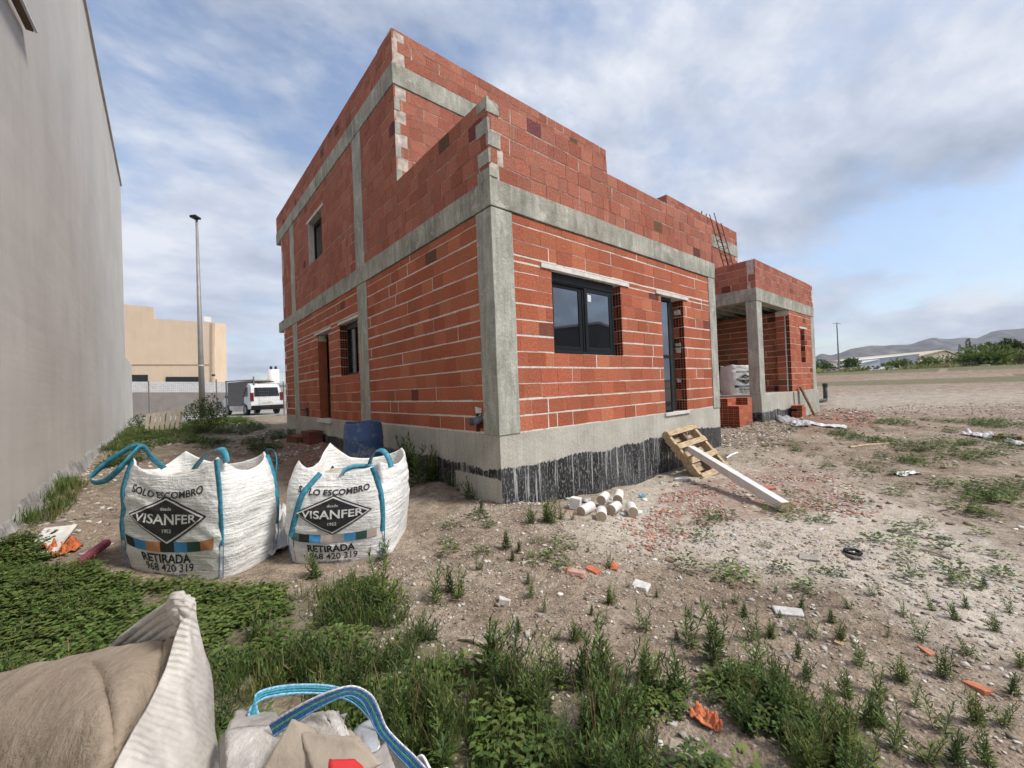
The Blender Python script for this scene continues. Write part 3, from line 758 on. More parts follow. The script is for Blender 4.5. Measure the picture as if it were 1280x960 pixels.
# crumbly foot of the wall
V = []; F = []; ny_ = 300; nz_ = 9
for i in range(ny_):
    y = -3.5+26*(i/(ny_-1))**1.5
    gz = float(th(-4.15, y)); top = .20+.16*nz(0, y, 1.3, 4)+.07*nz(0, y, 7, 1)
    for k in range(nz_):
        t = k/(nz_-1); z = gz-.12+(top+.12)*t
        x = .10*(1-t)**1.3+.012+.035*nz(y, z, 14, 5)*(1-.5*t)+.03*nz(y, z, 5, 2)*(1-t)
        if k == nz_-1: x = -.01
        V.append((x, y+.02*nz(z, y, 9), z))
for i in range(ny_-1):
    for k in range(nz_-1):
        a = i*nz_+k; F.append((a, a+nz_, a+nz_+1, a+1))
M_CRUMB = concrete('crumbled_mortar', (.20,.19,.17), (.50,.49,.46))
npmesh('wall_footing', V, F, M_CRUMB, nb)
# house across the plot, outside the frame, mirrored in the front window
opp = thing('opposite_house', 'dark flat roofed house reflected in the lower half of the front window', 'house', (19, -15, -.95), rad(-20))
simplewall('wall', (-7, -4, 0), (7, 4, 4.6), simple('dark_render', (.06,.055,.05), .9, .1, 2), opp, 2, .02)
mb = MB(); mb.box((-7.1,-4.1,4.61), (7.1,4.1,4.72)); mb.box((-6, 4.01, 1.6), (2, 4.5, 1.8)); mb.build('canopy', M_LINTEL, opp)
mb = MB(); mb.box((-5, 4.01, .6), (-3.2, 4.04, 1.4)); mb.build('window', M_GLASS, opp)

# ------------------------------------------------------------------ street end on the left
bb = thing('beige_building', 'beige windowless building with stepped roof and a narrow dark window strip', 'building', tuple(atd(210, 500, 46)))
def rel(u, v, d, o): return Vector(atd(u, v, d))-Vector(o.location)
def prism(name, pts, depthvec, mat, parent):
    mb = MB(); n = len(pts); dv = Vector(depthvec); mb.quad(pts); mb.quad([p+dv for p in reversed(pts)])
    for i in range(n): mb.quad([pts[(i+1)%n], pts[i], pts[i]+dv, pts[(i+1)%n]+dv])
    return mb.build(name, mat, parent)
bk = Vector(ray(215, 480)[:]).normalized()*9; bk.z = 0
_A, _B = rel(90,520,44,bb), rel(269,520,47,bb); _pn = (_B-_A).cross(Vector((0,0,1))).normalized(); _co = Vector(CAM[:])-bb.location
def onp(u, v): r = Vector(ray(u, v)[:]); return _co+r*((_A-_co).dot(_pn)/r.dot(_pn))
pr = [onp(90,520), onp(269,520), onp(268,403), onp(192,398.5), onp(192,384), onp(90,374)]
prism('wall', pr, bk, M_BEIGE, bb)
prism('wall', [rel(268.3,520,47.3,bb), rel(284,520,49,bb), rel(282.6,405,49,bb), rel(268.3,403.6,47.3,bb)], bk, M_BEIGE, bb)
fr = Vector(FW[:])*-.12
def strip(name, u0, v0, u1, v1, d0, d1, mat, parent, th_=.1):
    f = Vector(FW[:])*th_
    return prism(name, [rel(u0,v1+(v1-v0)*0,d0,parent), rel(u1,v1,d1,parent), rel(u1,v0,d1,parent), rel(u0,v0,d0,parent)], f, mat, parent)
M_WINDK = simple('dark_window', (.02,.022,.025), .3, .1, 4, bs=0)
def strip2(name, u0, v0, u1, v1, mat, th_=.1): q_ = Vector(FW[:])*-th_; return prism(name, [onp(u0,v1), onp(u1,v1), onp(u1,v0), onp(u0,v0)], q_, mat, bb)
strip2('window', 208, 471, 250, 478, M_WINDK); strip2('garage_opening', 164, 468.5, 185, 479, M_WINDK)
strip2('trim', 155, 455, 262, 456, simple('beige_trim', (.52,.40,.29), .9, .1, 3), .06)
strip2('trim', 263.5, 404, 266, 476, simple('beige_trim_dark', (.45,.34,.25), .9, .1, 3), .08)
mb = MB(); a = rel(259, 399.5, 47.5, bb); mb.box((a.x-.35,a.y-.3,a.z-.3),(a.x+.35,a.y+.3,a.z+.3)); mb.build('roof_unit', M_WHITEP, bb)
mb = MB(); a = rel(268, 469, 46.4, bb); mb.tube([a, a+Vector(FW[:])*-.3], .12, 8); mb.build('wall_lamp', M_WINDK, bb)
M_BLOCK = simple('grey_block_wall', (.33,.29,.26), .95, .14, 2, bs=.4, bscale=30)
gw = thing('block_wall', 'low grey block wall with white slat panels on top at the end of the plot', 'wall', tuple(atd(220, 520, 28)))
strip('wall', 140, 491, 284, 492, 27.3, 28.8, M_BLOCK, gw, .2)
for o in list(gw.children): bpy.data.objects.remove(o)
A0, A1 = rel(140,490.5,27.3,gw), rel(286,490.5,28.8,gw); B0, B1 = A0.copy(), A1.copy(); B0.z -= 1.9; B1.z -= 1.9
prism('wall', [B0, B1, A1, A0], Vector(FW[:])*.2, M_BLOCK, gw)
for k in range(5):
    z0 = .02+k*.145; a, b = A0+Vector((0,0,z0)), A1+Vector((0,0,z0)); h = Vector((0,0,.125))
    prism('slat_panel', [a, b, b+h, a+h], Vector(FW[:])*.03, M_WHITEP, gw) if k < 0 else None
mb = MB()
for k in range(5):
    z0 = .02+k*.145; a, b = A0+Vector((0,0,z0)), A1+Vector((0,0,z0)); h = Vector((0,0,.128)); f = Vector(FW[:])*.03
    mb.quad([a, b, b+h, a+h]); mb.quad([a+h, b+h, b+h+f, a+h+f]); mb.quad([b+f, a+f, a+h+f, b+h+f])
mb.build('slat_panel', M_WHITEP, gw)
# chain link fence and gate
cf = thing('chain_link_fence', 'thin chain link fence on dark posts in front of the block wall', 'fence', tuple(atd(230, 515, 25)))
M_WIRE = simple('galvanised_wire', (.16,.16,.16), .5, .1, 3, bs=0)
F0, F1 = rel(168, 520, 24.3, cf), rel(283, 520, 25.6, cf); F0.z = F1.z = -.0
for u, h in ((186, 1.95), (271, 1.95)):
    t = (u-168)/115; p = F0.lerp(F1, t); mb = MB(); mb.tube([p-Vector((0,0,.3)), p+Vector((0,0,h))], .035, 6); mb.build('post', M_WIRE, cf)
mb = MB(); H = Vector((0,0,1.75))
for k in range(14): t = k/13; a = F0+H*t; b = F1+H*t; mb.tube([a, b], .0035, 3, cap=False)
for k in range(46): t = k/45; p = F0.lerp(F1, t); mb.tube([p, p+H], .003, 3, cap=False)
mb.build('wire_mesh', M_WIRE, cf)
gt = thing('mesh_gate', 'metal framed mesh gate half covered with grey shade cloth beside the white van', 'gate', tuple(atd(300, 520, 24)))
a, b = rel(283.8, 520, 24.2, gt), rel(318.5, 520, 23.6, gt); a.z = b.z = 0; H = Vector((0,0,2.1))
def pole(name, pts, r, parent, mat=M_WIRE): mb = MB(); mb.tube(pts, r, 6); return mb.build(name, mat, parent)
pole('gate_frame', [a-Vector((0,0,.3)), a+H], .04, gt); pole('gate_frame', [b-Vector((0,0,.3)), b+H*1.08], .04, gt); pole('gate_frame', [a+H*.985, b+H*.985], .03, gt)
mb = MB(); m_ = a.lerp(b, .05); n_ = a.lerp(b, .78); mb.quad([m_+H*.28, n_+H*.28, n_+H*.95, m_+H*.95]); o = mb.build('shade_cloth', simple('grey_shade_cloth', (.17,.165,.16), .95, .15, 9, bs=.3), gt)
so_ = o.modifiers.new('s', 'SOLIDIFY'); so_.thickness = .01
mb = MB()
for k in range(10): t = k/9; mb.tube([a+H*t, b+H*t], .0035, 3, cap=False)
for k in range(18): p = a.lerp(b, k/17); mb.tube([p, p+H], .003, 3, cap=False)
mb.build('wire_mesh', M_WIRE, gt)
cf2 = thing('chain_link_fence', 'short run of chain link fence between the mesh gate and the brick house', 'fence', tuple(gt.location+b))
c_ = Vector(atd(362, 520, 23.0))-cf2.location; c_.z = 0; a2 = Vector((0,0,0)); H = Vector((0,0,1.9)); mb = MB()
for k in range(12): t = k/11; mb.tube([a2+H*t, c_+H*t], .0035, 3, cap=False)
for k in range(20): p = a2.lerp(c_, k/19); mb.tube([p, p+H], .003, 3, cap=False)
mb.build('wire_mesh', M_WIRE, cf2)
mb = MB(); p = a2.lerp(c_, .85); mb.tube([p, p+H], .03, 6); mb.build('post', M_WIRE, cf2)
# lamp post
M_GALV = simple('galvanised_steel', (.26,.25,.24), .55, .15, 5, metal=.3, bs=0)
lp = thing('street_lamp', 'tall tapered street lamp post rising in front of the beige building', 'street lamp', tuple(atd(253, 512, 20.5)))
top = Vector(atd(247.5, 270, 20.3))-lp.location; top.x = 0.0; top.y = 0.0
mb = MB(); mb.tube([(0,0,-.4), (0,0,top.z*.3), (0,0,top.z)], [.14, .115, .055], 12); mb.build('pole', M_GALV, lp, smooth=True)
mb = MB(); mb.box((-.16,-.28,top.z-.02), (.16,.10,top.z+.10), jit=.01); mb.build('lamp_head', M_FRAME, lp, rot=(0, 0, -YAW), bev=.02)
mb = MB(); mb.tube([(0,0,2.2), (0,0,2.25)], .13, 10); mb.build('band', M_WHITEP, lp)
# road
mb = MB(); mb.box((-6, 22.6, -.9), (14, 33, -.385)); rd = mb.build('road', simple('worn_pavement', (.30,.29,.27), .9, .2, 2, bs=.3), None); struct(rd)
# white cabin with floodlights
wc = thing('white_tank', 'white round tank with two small floodlights seen past the van', 'tank', tuple(atd(343, 500, 60)))
mb = MB(); mb.tube([(0,0,-1),(0,0,4.5)], .75, 20); mb.build('body', M_WHITEP, wc, smooth=True)
for s in (-.35, .35): mb = MB(); p = Vector(RT[:])*s; mb.tube([p+Vector((0,0,4.5)), p+Vector((0,0,4.95))], .17, 8); mb.build('floodlight', M_WINDK, wc)
ww = thing('white_wall', 'white boundary wall behind the van', 'wall', tuple(atd(342, 500, 48)))
prism('wall', [rel(284,503,48,ww), rel(372,501,48,ww), rel(372,478,48,ww), rel(284,481,48,ww)], Vector(FW[:])*.25, M_WHITEP, ww)
prism('slat_panel', [rel(300,485,47.8,ww), rel(372,483,47.8,ww), rel(372,481,47.8,ww), rel(300,483,47.8,ww)], Vector(FW[:])*.05, M_GALV, ww)

# van
def van(loc, rz):
    t = thing('parked_van', 'white parked van with a loaded roof rack, seen from behind through the gate', 'van', loc, rz)
    prof = [(.02,.36),(0,.62),(.03,1.02),(.16,1.62),(.34,1.80),(1.2,1.85),(2.75,1.80),(3.05,1.66),(3.55,1.18),(4.2,.98),(4.36,.72),(4.36,.34),(3.2,.28),(1.2,.28)]
    bm = bmesh.new(); L_ = []; R_ = []
    for i, (y, z) in enumerate(prof):
        ins = 0 if z < 1.05 else .13*(z-1.05)/.8
        L_.append(bm.verts.new((-.88+ins, y, z))); R_.append(bm.verts.new((.88-ins, y, z)))
    bm.faces.new(L_[::-1]); bm.faces.new(R_)
    for i in range(len(prof)): j = (i+1)%len(prof); bm.faces.new((L_[i], L_[j], R_[j], R_[i]))
    bmesh.ops.recalc_face_normals(bm, faces=bm.faces[:])
    me = bpy.data.meshes.new('body'); bm.to_mesh(me); bm.free(); me.materials.append(simple('white_car_paint', (.72,.73,.74), .3, .05, 2, bs=0))
    o = bpy.data.objects.new('body', me); col.objects.link(o); o.parent = t; bv = o.modifiers.new('b', 'BEVEL'); bv.width = .05; bv.segments = 3; bv.limit_method = 'ANGLE'
    def plate(name, boxes, mat, bev=.01, par=t):
        mb = MB(); [mb.box(a, b) for a, b in boxes]; return mb.build(name, mat, par, bev=bev)
    mb = MB(); mb.quad([(-.68,.045,1.08),(.68,.045,1.08),(.62,.145,1.60),(-.62,.145,1.60)]); mb.quad([(.68,.015,1.08),(-.68,.015,1.08),(-.62,.115,1.60),(.62,.115,1.60)]); mb.build('rear_window', M_GLASSD, t)
    for s in (-1, 1):
        mb = MB(); mb.quad([(s*.878,2.15,1.08),(s*.878,3.35,1.10),(s*.80,2.98,1.58),(s*.79,2.2,1.66)]); mb.build('side_window', M_GLASSD, t)
        mb = MB(); mb.quad([(s*.878,.55,1.10),(s*.878,1.9,1.10),(s*.79,1.9,1.64),(s*.80,.62,1.62)]); mb.build('side_window', M_GLASSD, t)
        plate('tail_light', [((s*.80-.08, -.02, .82), (s*.80+.08, .10, 1.30))], simple('red_lamp', (.14,.012,.012), .3, .1, 3, bs=0))
        plate('door_trim', [((s*.885-.012, .8, .62), (s*.885+.012, 3.2, .70))], M_FRAME)
        plate('mirror', [((s*1.0-.09, 3.05, 1.05), (s*1.0+.09, 3.2, 1.22))], M_FRAME)
        for y in (.75, 3.45):
            w_ = MB(); w_.tube([(s*.72,y,.32),(s*.90,y,.32)], .32, 20); o = w_.build('wheel', simple('tyre_rubber', (.02,.02,.02), .9, .1, 9, bs=0), t, bev=.03)
            w_ = MB(); w_.tube([(s*.895,y,.32),(s*.915,y,.32)], .20, 14); w_.build('rim', M_GALV, o)
    plate('bumper', [((-.86, -.09, .30), (.86, .10, .56))], M_FRAME, .03)
    plate('number_plate', [((-.26, -.02, .68), (.26, -.005, .79))], M_LINTEL)
    r = MB()
    for s in (-.55, .55): r.tube([(s,.4,1.93),(s,2.6,1.93)], .02, 6)
    for y in (.5, 1.5, 2.4): r.tube([(-.62,y,1.95),(.62,y,1.95)], .018, 6)
    r.build('roof_rack', M_FRAME, t)
    return t
vp = atd(314, 519, 23.2); vx, vy = float(vp[0]), float(vp[1]); va = rad(13)
vn = van((vx+.88*math.cos(va), vy+.88*math.sin(va), -.385), va)
ld_ = MB()
for k in range(7): ld_.box((-.5+k*.13, .3, 1.97), (-.40+k*.13, 2.8, 2.03+.02*(k%2)))
tag(ld_.build('timber_load', M_WOOD, None, loc=vn.location, rot=(0,0,va)), 'bundle of light timber boards tied on the van roof rack', 'timber')

# pallets
def pallet(name, label, Mw, W=1.2, Dp=.85, nb_=7, mat=M_WOOD, group=None, skew=0):
    t = thing(name, label, 'pallet', (0,0,0), 0, group); t.matrix_world = Mw
    for k in range(nb_):
        w_ = W/nb_*.72; x = -W/2+w_/2+(W-w_)*k/(nb_-1)
        mb = MB(); mb.box((x-w_/2, 0, .10), (x+w_/2, Dp, .122), jit=.003); mb.build('slat', mat, t)
    for y in (.05, Dp/2, Dp-.05):
        mb = MB(); mb.box((-W/2, y-.045, .078), (W/2, y+.045, .099), jit=.002); mb.build('board', mat, t)
    for y in (.05, Dp/2, Dp-.05):
        for x in (-W/2+.06, 0, W/2-.06):
            mb = MB(); mb.box((x-.06, y-.045, .0), (x+.06, y+.045, .077), jit=.002); mb.build('block', mat, t)
    for x in (-W/2+.05, 0, W/2-.05):
        mb = MB(); mb.box((x-.05, 0, -.022), (x+.05, Dp, -.001), jit=.002); mb.build('board', mat, t)
    return t
pb = Vector(atd(201, 543, 14.2)); tilt = rad(70)
Mw = Matrix.Translation(pb+Vector((0,0,-.03)))@Matrix.Rotation(-YAW+rad(4), 4, 'Z')@Matrix.Rotation(tilt, 4, 'X')@Matrix.Rotation(rad(7), 4, 'Z')@Matrix.Translation(Vector((0,0,-.12)))
pallet('wooden_pallet', 'grey weathered wooden pallet propped upright by the grey wall near the bush', Mw, 1.12, .88, 7, M_WOODG)
# pallet leaning on the plinth, underside out
b0 = Vector((3.65, -.70, -1.06)); ey = Vector((.0, .65, .76)).normalized(); ex = Vector((.99, -.08, .07)); ex = (ex-ey*ex.dot(ey)).normalized(); ez = ex.cross(ey)
if ez.y > 0: pass
Mr = Matrix((( -ex.x, ey.x, -ez.x, 0), (-ex.y, ey.y, -ez.y, 0), (-ex.z, ey.z, -ez.z, 0), (0,0,0,1)))
Mr = Matrix.Translation(b0+ex*.56-ez*.03)@Mr
def stringer_pallet(label, Mw, W, Dp):
    t = thing('wooden_pallet', label, 'pallet'); t.matrix_world = Mw
    for x in (-W/2+.03, W/2-.03):
        mb = MB(); mb.box((x-.035, 0, 0), (x+.035, Dp, .11), jit=.003); mb.build('stringer', M_WOOD, t)
    mb = MB(); mb.box((-.03, .02, .01), (.03, Dp-.02, .105)); mb.build('stringer', M_WOODDK, t)
    for y in (.06, .36, .66, Dp-.07):
        mb = MB(); mb.box((-W/2, y-.05, -.022), (W/2, y+.05, -.001), jit=.002); mb.build('board', M_WOOD, t)
    for k in range(7):
        y = .03+k*(Dp-.1)/6; mb = MB(); mb.box((-W/2, y, .111), (W/2, y+.095, .133), jit=.003); mb.build('slat', M_WOOD, t)
    return t
Mr2 = Matrix.Translation(b0+ex*.50+ez*.02)@Matrix(((ex.x, ey.x, ez.x, 0),(ex.y, ey.y, ez.y, 0),(ex.z, ey.z, ez.z, 0),(0,0,0,1)))
nrm = ez if ez.y < 0 else -ez      # towards the camera
if ez.y < 0:    # flip so the boards (local -z) face out
    Mr2 = Matrix.Translation(b0+ex*.44)@Matrix(((-ex.x, ey.x, -ez.x, 0),(-ex.y, ey.y, -ez.y, 0),(-ex.z, ey.z, -ez.z, 0),(0,0,0,1)))
stringer_pallet('light wooden pallet leaning against the black coated plinth below the door', Mr2, .88, 1.0)
# white profile resting on it
e2 = Vector((2.40, -2.19, -.93)); _r0 = Vector(ray(863, 561)[:]); _n = ex.cross(ey); e1 = Vector(CAM[:])+_r0*((b0+_n*.085-Vector(CAM[:])).dot(_n)/_r0.dot(_n)); d_ = (e2-e1)
mb = MB(); mb.box((-.05, 0, -.055), (.05, d_.length, .055)); mb.box((-.046, d_.length-.004, -.05), (.046, d_.length+.004, .05), 1)
q = d_.to_track_quat('Y', 'Z')
o = mb.build('white_beam', [M_WHITEP, M_WOOD], None, bev=.008); o.location = e1; o.rotation_mode = 'QUATERNION'; o.rotation_quaternion = q
tag(o, 'long white square beam sloping from the leaning pallet down to the ground', 'beam')

# concrete test cylinders
M_CYL = simple('white_concrete', (.66,.64,.60), .8, .14, 6, bs=.3); M_CYLE = simple('cylinder_end', (.42,.33,.24), .9, .2, 10, bs=.3)
cyl = [((733,640),(-.35),0,.02),((752,646),(-.15),0,.0),((768,639),(-.45),0,.02),((790,641),(.15),0,.0),((757,632),(-.2),.11,.1),((776,630),(-.4),.10,.1)]
first = None
for k, ((u, v), rz, dz, dy) in enumerate(cyl):
    p = G(u, v+3); p[2] += .058+dz*.5
    if dz: p = p+np.array([.03, .05, 0])
    if first is None:
        mb = MB(); mb.tube([(0,-.118,0),(0,-.114,0),(0,.114,0),(0,.118,0)], [.055,.060,.060,.055], 24); mb.m = [0]*len(mb.m); mb.m[-1] = 1; mb.m[-2] = 1
        o = first = mb.build('concrete_cylinder', [M_CYL, M_CYLE], None)
        for q_ in o.data.polygons: q_.use_smooth = len(q_.vertices) == 4
    else: o = first.copy(); col.objects.link(o)
    o.location = p; o.rotation_euler = (rnd.uniform(-.08,.08), 0, rz-.9+rnd.uniform(-.3,.3))
    tag(o, ['white concrete cylinder lying at the left front of the heap by the plinth', 'white concrete cylinder at the very front of the heap by the plinth', 'white concrete cylinder in the middle of the heap by the plinth',
            'rightmost white concrete cylinder of the heap by the plinth', 'white concrete cylinder at the back of the heap, nearer the corner', 'white concrete cylinder at the back of the heap, nearer the pallet'][k], 'concrete cylinder', 'concrete cylinders heaped by the plinth')
p = G(727, 637); mb = MB(); mb.box((-.06,-.06,0),(.06,.06,.14), jit=.006); o = mb.build('concrete_cube', M_CYL, None, loc=tuple(p+np.array([.0,.1,0])), rot=(.1,.05,.5), bev=.01)
tag(o, 'upright white concrete test cube left of the cylinders', 'concrete cube')

# brick step in front of the side door
def brickpile(name, label, loc, rz, boxes, cat='bricks', mats=None, dark=.1, kindmort=True):
    mb = MB()
    for (x0,x1,y0,y1,z0,z1, hol) in boxes:
        z = z0
        while z < z1-.02:
            zt = min(z+.095, z1); y = y0
            while y < y1-.02:
                yt = min(y+.245, y1); c = brickcol(dark); j = rnd.uniform(-.008,.008)
                mb.box((x0+j, y+.002, z+.002), (x1+j, yt-.003, zt-.002), 0, c)
                y += .245
            z += .095
    return tag(mb.build(name, [M_BRICK], None, loc=loc, rot=(0,0,rz)), label, cat)
brickpile('brick_step', 'small heap of dark red bricks laid as a step below the side door', (-.03, 6.95, -.68), 0, [(-.34,-.02,0,.62,0,.40,0), (-.46,-.10,.62,1.75,0,.22,0)], dark=1.7)
# hollow brick stack at the porch
def hollow_stack(name, label, loc, rz, nx_, ny_, nz_, skip=None, cat='bricks'):
    mb = MB(); bx_, by_, bz_ = .30, .14, .19
    for k in range(nz_):
        for j in range(ny_):
            for i in range(nx_):
                if skip and skip(i, j, k): continue
                x, y, z = i*(bx_+.004)+rnd.uniform(-.006,.006), j*(by_+.004), k*(bz_*.52+.002); c = brickcol(.0)
                hz_ = bz_*.52
                mb.box((x, y, z), (x+bx_, y+by_, z+hz_), 0, c)
                for a in range(3):
                    for b in range(2):
                        x0 = x-.002; y0 = y+.012+a*.043; z0 = z+.012+b*.043
                        mb.box((x0, y0, z0), (x0+.004, y0+.032, z0+.030), 1)  # dark plates on the brick ends, painted as shaded hollows
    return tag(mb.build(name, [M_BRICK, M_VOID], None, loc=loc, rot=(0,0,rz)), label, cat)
sp_ = G(903, 534)
hollow_stack('brick_stack', 'stack of new hollow orange bricks on the ground beside the porch column', (8.72, .62, -.76), 0, 3, 5, 8, lambda i,j,k: (k > 5 and j < 2 and i < 2))
pz = G(977, 523)
hollow_stack('brick_pile', 'few loose hollow bricks and mortar blocks piled before the porch plinth', (12.35, .12, -.74), rad(8), 3, 2, 4, lambda i,j,k: (k == 3 and i == 2) or (k == 2 and i != 1 and j == 1))
mb = MB(); a = Vector(on(1000, 483, 1, .42)); b = Vector(G(1018, 519)); d_ = b-a
mb.box((-.10,0,-.015),(.10,d_.length,.015)); o = mb.build('wooden_plank', M_WOOD, None, bev=.003); o.location = a; o.rotation_mode = 'QUATERNION'; o.rotation_quaternion = d_.to_track_quat('Y','Z')
tag(o, 'raw wooden plank leaning against the porch plinth', 'plank')
mb = MB(); mb.box((10.44,.72,.09),(10.56,.76,.92)); tag(mb.build('white_board', M_WHITEP, None), 'narrow white board standing beside the porch column', 'board')

# plastic sheeting and other crumpled things
def crumple(name, label, cat, pts, wid, mat, seed=0, h=.08, group=None, nu=28, nv=12, kind=None, flat=.5):
    """crumpled strip of sheet along ground points"""
    P = [Vector(p) for p in pts]; V = []; F = []; o0 = P[0].copy()
    for i in range(nu):
        t = i/(nu-1)*(len(P)-1); k = min(int(t), len(P)-2); c = P[k].lerp(P[k+1], t-k); d = (P[k+1]-P[k]).normalized(); n = Vector((-d.y, d.x, 0)).normalized()
        for j in range(nv):
            s = (j/(nv-1)-.5)*wid*(.75+.5*abs(nz(t, j*.0, 1.9, seed)))
            x, y = c.x+n.x*s, c.y+n.y*s
            x += .10*wid*nz(t*3, s*6, 1, seed+3); y += .10*wid*nz(t*3, s*6, 1, seed+8)
            z = thn(x, y)+.012+h*(abs(nz(t*2.6, s*5/wid, 1, seed))*1.1+flat*.35*abs(nz(t*7, s*12/wid, 1, seed+2)))*max(.15, 1-(2*s/wid)**2*.6)
            V.append((x-o0.x, y-o0.y, z-o0.z))
    for i in range(nu-1):
        for j in range(nv-1): a = i*nv+j; F.append((a, a+nv, a+nv+1, a+1))
    o = npmesh(name, V, F, mat, smooth=True); o.location = o0
    m = o.modifiers.new('s', 'SOLIDIFY'); m.thickness = .004
    return tag(o, label, cat, group)
M_SHEET = simple('white_plastic_sheet', (.60,.59,.60), .4, .25, 5, bs=.6, bscale=12, bd=.03)
M_SHEETG = simple('grey_plastic_sheet', (.40,.39,.40), .4, .4, 6, bs=.6, bscale=12, bd=.03)
crumple('plastic_sheet', 'crumpled pale plastic sheeting lying below the porch column', 'plastic sheet', [G(962,512), G(972,520), G(992,532), G(1012,533)], .55, M_SHEETG, 1, .20)
crumple('plastic_sheet', 'torn white plastic sheet spread on the rubble right of the porch', 'plastic sheet', [G(1000,528), G(1025,532), G(1058,536)], .45, M_SHEET, 5, .12)
crumple('plastic_sheet', 'white plastic rag on the ground at the foot of the porch plinth', 'plastic sheet', [G(948,526), G(958,521), G(966,516)], .3, M_SHEET, 9, .15)
crumple('empty_sack', 'crumpled empty white sack on the ground between the two big rubble bags', 'sack', [G(322,698), G(345,690), G(352,662), G(357,640)], .26, simple('white_woven_sack', (.55,.54,.52), .7, .15, 9, bs=.6, bscale=25, bd=.02), 4, .22)
crumple('plastic_litter', 'white plastic litter on the dirt at the far right', 'litter', [G(1208,543), G(1225,546), G(1245,549)], .28, M_SHEET, 3, .16)
crumple('plastic_litter', 'small scrap of white plastic further right on the dirt', 'litter', [G(1262,552), G(1282,558)], .2, M_SHEET, 13, .08)
crumple('plastic_litter', 'pale plastic scrap in the grass on the right', 'litter', [G(1118,594), G(1146,592)], .16, M_SHEET, 23, .07)
M_ORG = simple('orange_mesh', (.50,.13,.04), .7, .4, 30, bs=.6, bscale=40, bd=.02)
crumple('orange_netting', 'crumpled orange plastic netting among the weeds beside the grey wall', 'netting', [G(56,694), G(74,690), G(96,684)], .20, M_ORG, 6, .17)
crumple('orange_rag', 'crumpled orange rag lying in the weeds in the foreground', 'rag', [G(868,893), G(885,908), G(900,908)], .085, simple('orange_cloth', (.62,.20,.09), .8, .3, 30, bs=.8, bscale=60, bd=.01), 7, .07, nu=36, nv=16)
p = G(46, 693); mb = MB(); mb.box((-.13,0,-.012),(.13,.36,.014), jit=.012); o = mb.build('plaster_slab', M_LINTEL, None, loc=tuple(p), rot=(rad(28), rad(-4), rad(-24)), bev=.004); tag(o, 'broken pale plasterboard slab tilted on the ground by the grey wall', 'slab')
a = Vector(G(88, 716)); b = Vector(G(134, 690)); a.z += .03; b.z += .09
mb = MB(); n_ = 26; pts = [a.lerp(b, i/n_) for i in range(n_+1)]; mb.tube([p-a for p in pts], [.040 if i%2 else .034 for i in range(n_+1)], 12, cap=False)
o = mb.build('corrugated_tube', simple('maroon_plastic', (.17,.03,.05), .5, .2, 9, bs=0), None, loc=a); tag(o, 'short maroon corrugated tube lying in the weeds left of the bags', 'tube')
mb = MB(); a = Vector(G(1236,548)); b = Vector(G(1276,552)); mb.tube([(0,0,.04), b-a+Vector((0,0,.05))], .035, 8); tag(mb.build('red_tube', simple('dark_red_plastic', (.13,.03,.03), .6, .2, 9, bs=0), None, loc=a), 'dark red plastic tube beside the white litter on the right', 'tube')

# blue barrel
bl = thing('blue_barrel', 'faded blue plastic barrel standing behind the right hand big bag', 'barrel', tuple(atd(456, 590, 6.45)))
bl.location.z = thn(bl.location.x, bl.location.y)-.02
def blue_mat():
    m, nt, b = newmat('faded_blue_plastic'); v = coords(nt); n = noise(nt, v, 9, 8, .75, .4); n2 = noise(nt, v, 3, 4)
    z = sepz(nt)[2]; lowm = ramp(nt, math_(nt, 'ADD', z, math_(nt, 'MULTIPLY', n2, .5)), [(.65, .06), (1.1, 0.)])
    c = ramp(nt, n2, [(.3, (.035,.075,.19)), (.7, (.06,.12,.26))])
    c = mix(nt, ramp(nt, math_(nt, 'ADD', n, lowm), [(.54, 0.), (.64, .7)]), c, (.27,.27,.26))
    L(nt, c, b.inputs['Base Color']); b.inputs['Roughness'].default_value = .55; bump(nt, b, [(n, .3, .01)]); return m
M_BLUEB = blue_mat()
prof = [(.30,0),(.305,.05),(.30,.25),(.308,.27),(.30,.30),(.295,.60),(.303,.62),(.295,.65),(.285,.82),(.27,.88),(.26,.89),(.25,.86),(.255,.3)]
V = []; F = []; S = 40
for (r, z) in prof:
    for k in range(S): a = 2*math.pi*k/S; V.append((r*math.cos(a)*(1+.02*math.sin(2*a+1)), r*math.sin(a), z+.008*math.sin(3*a)*(z > .7)))
for i in range(len(prof)-1):
    for k in range(S): F.append((i*S+k, i*S+(k+1)%S, (i+1)*S+(k+1)%S, (i+1)*S+k))
npmesh('body', V, F, M_BLUEB, bl, smooth=True)
mb = MB(); mb.tube([(0,0,.25),(0,0,.3)], .253, 24); mb.build('contents', M_DARKIN, bl)

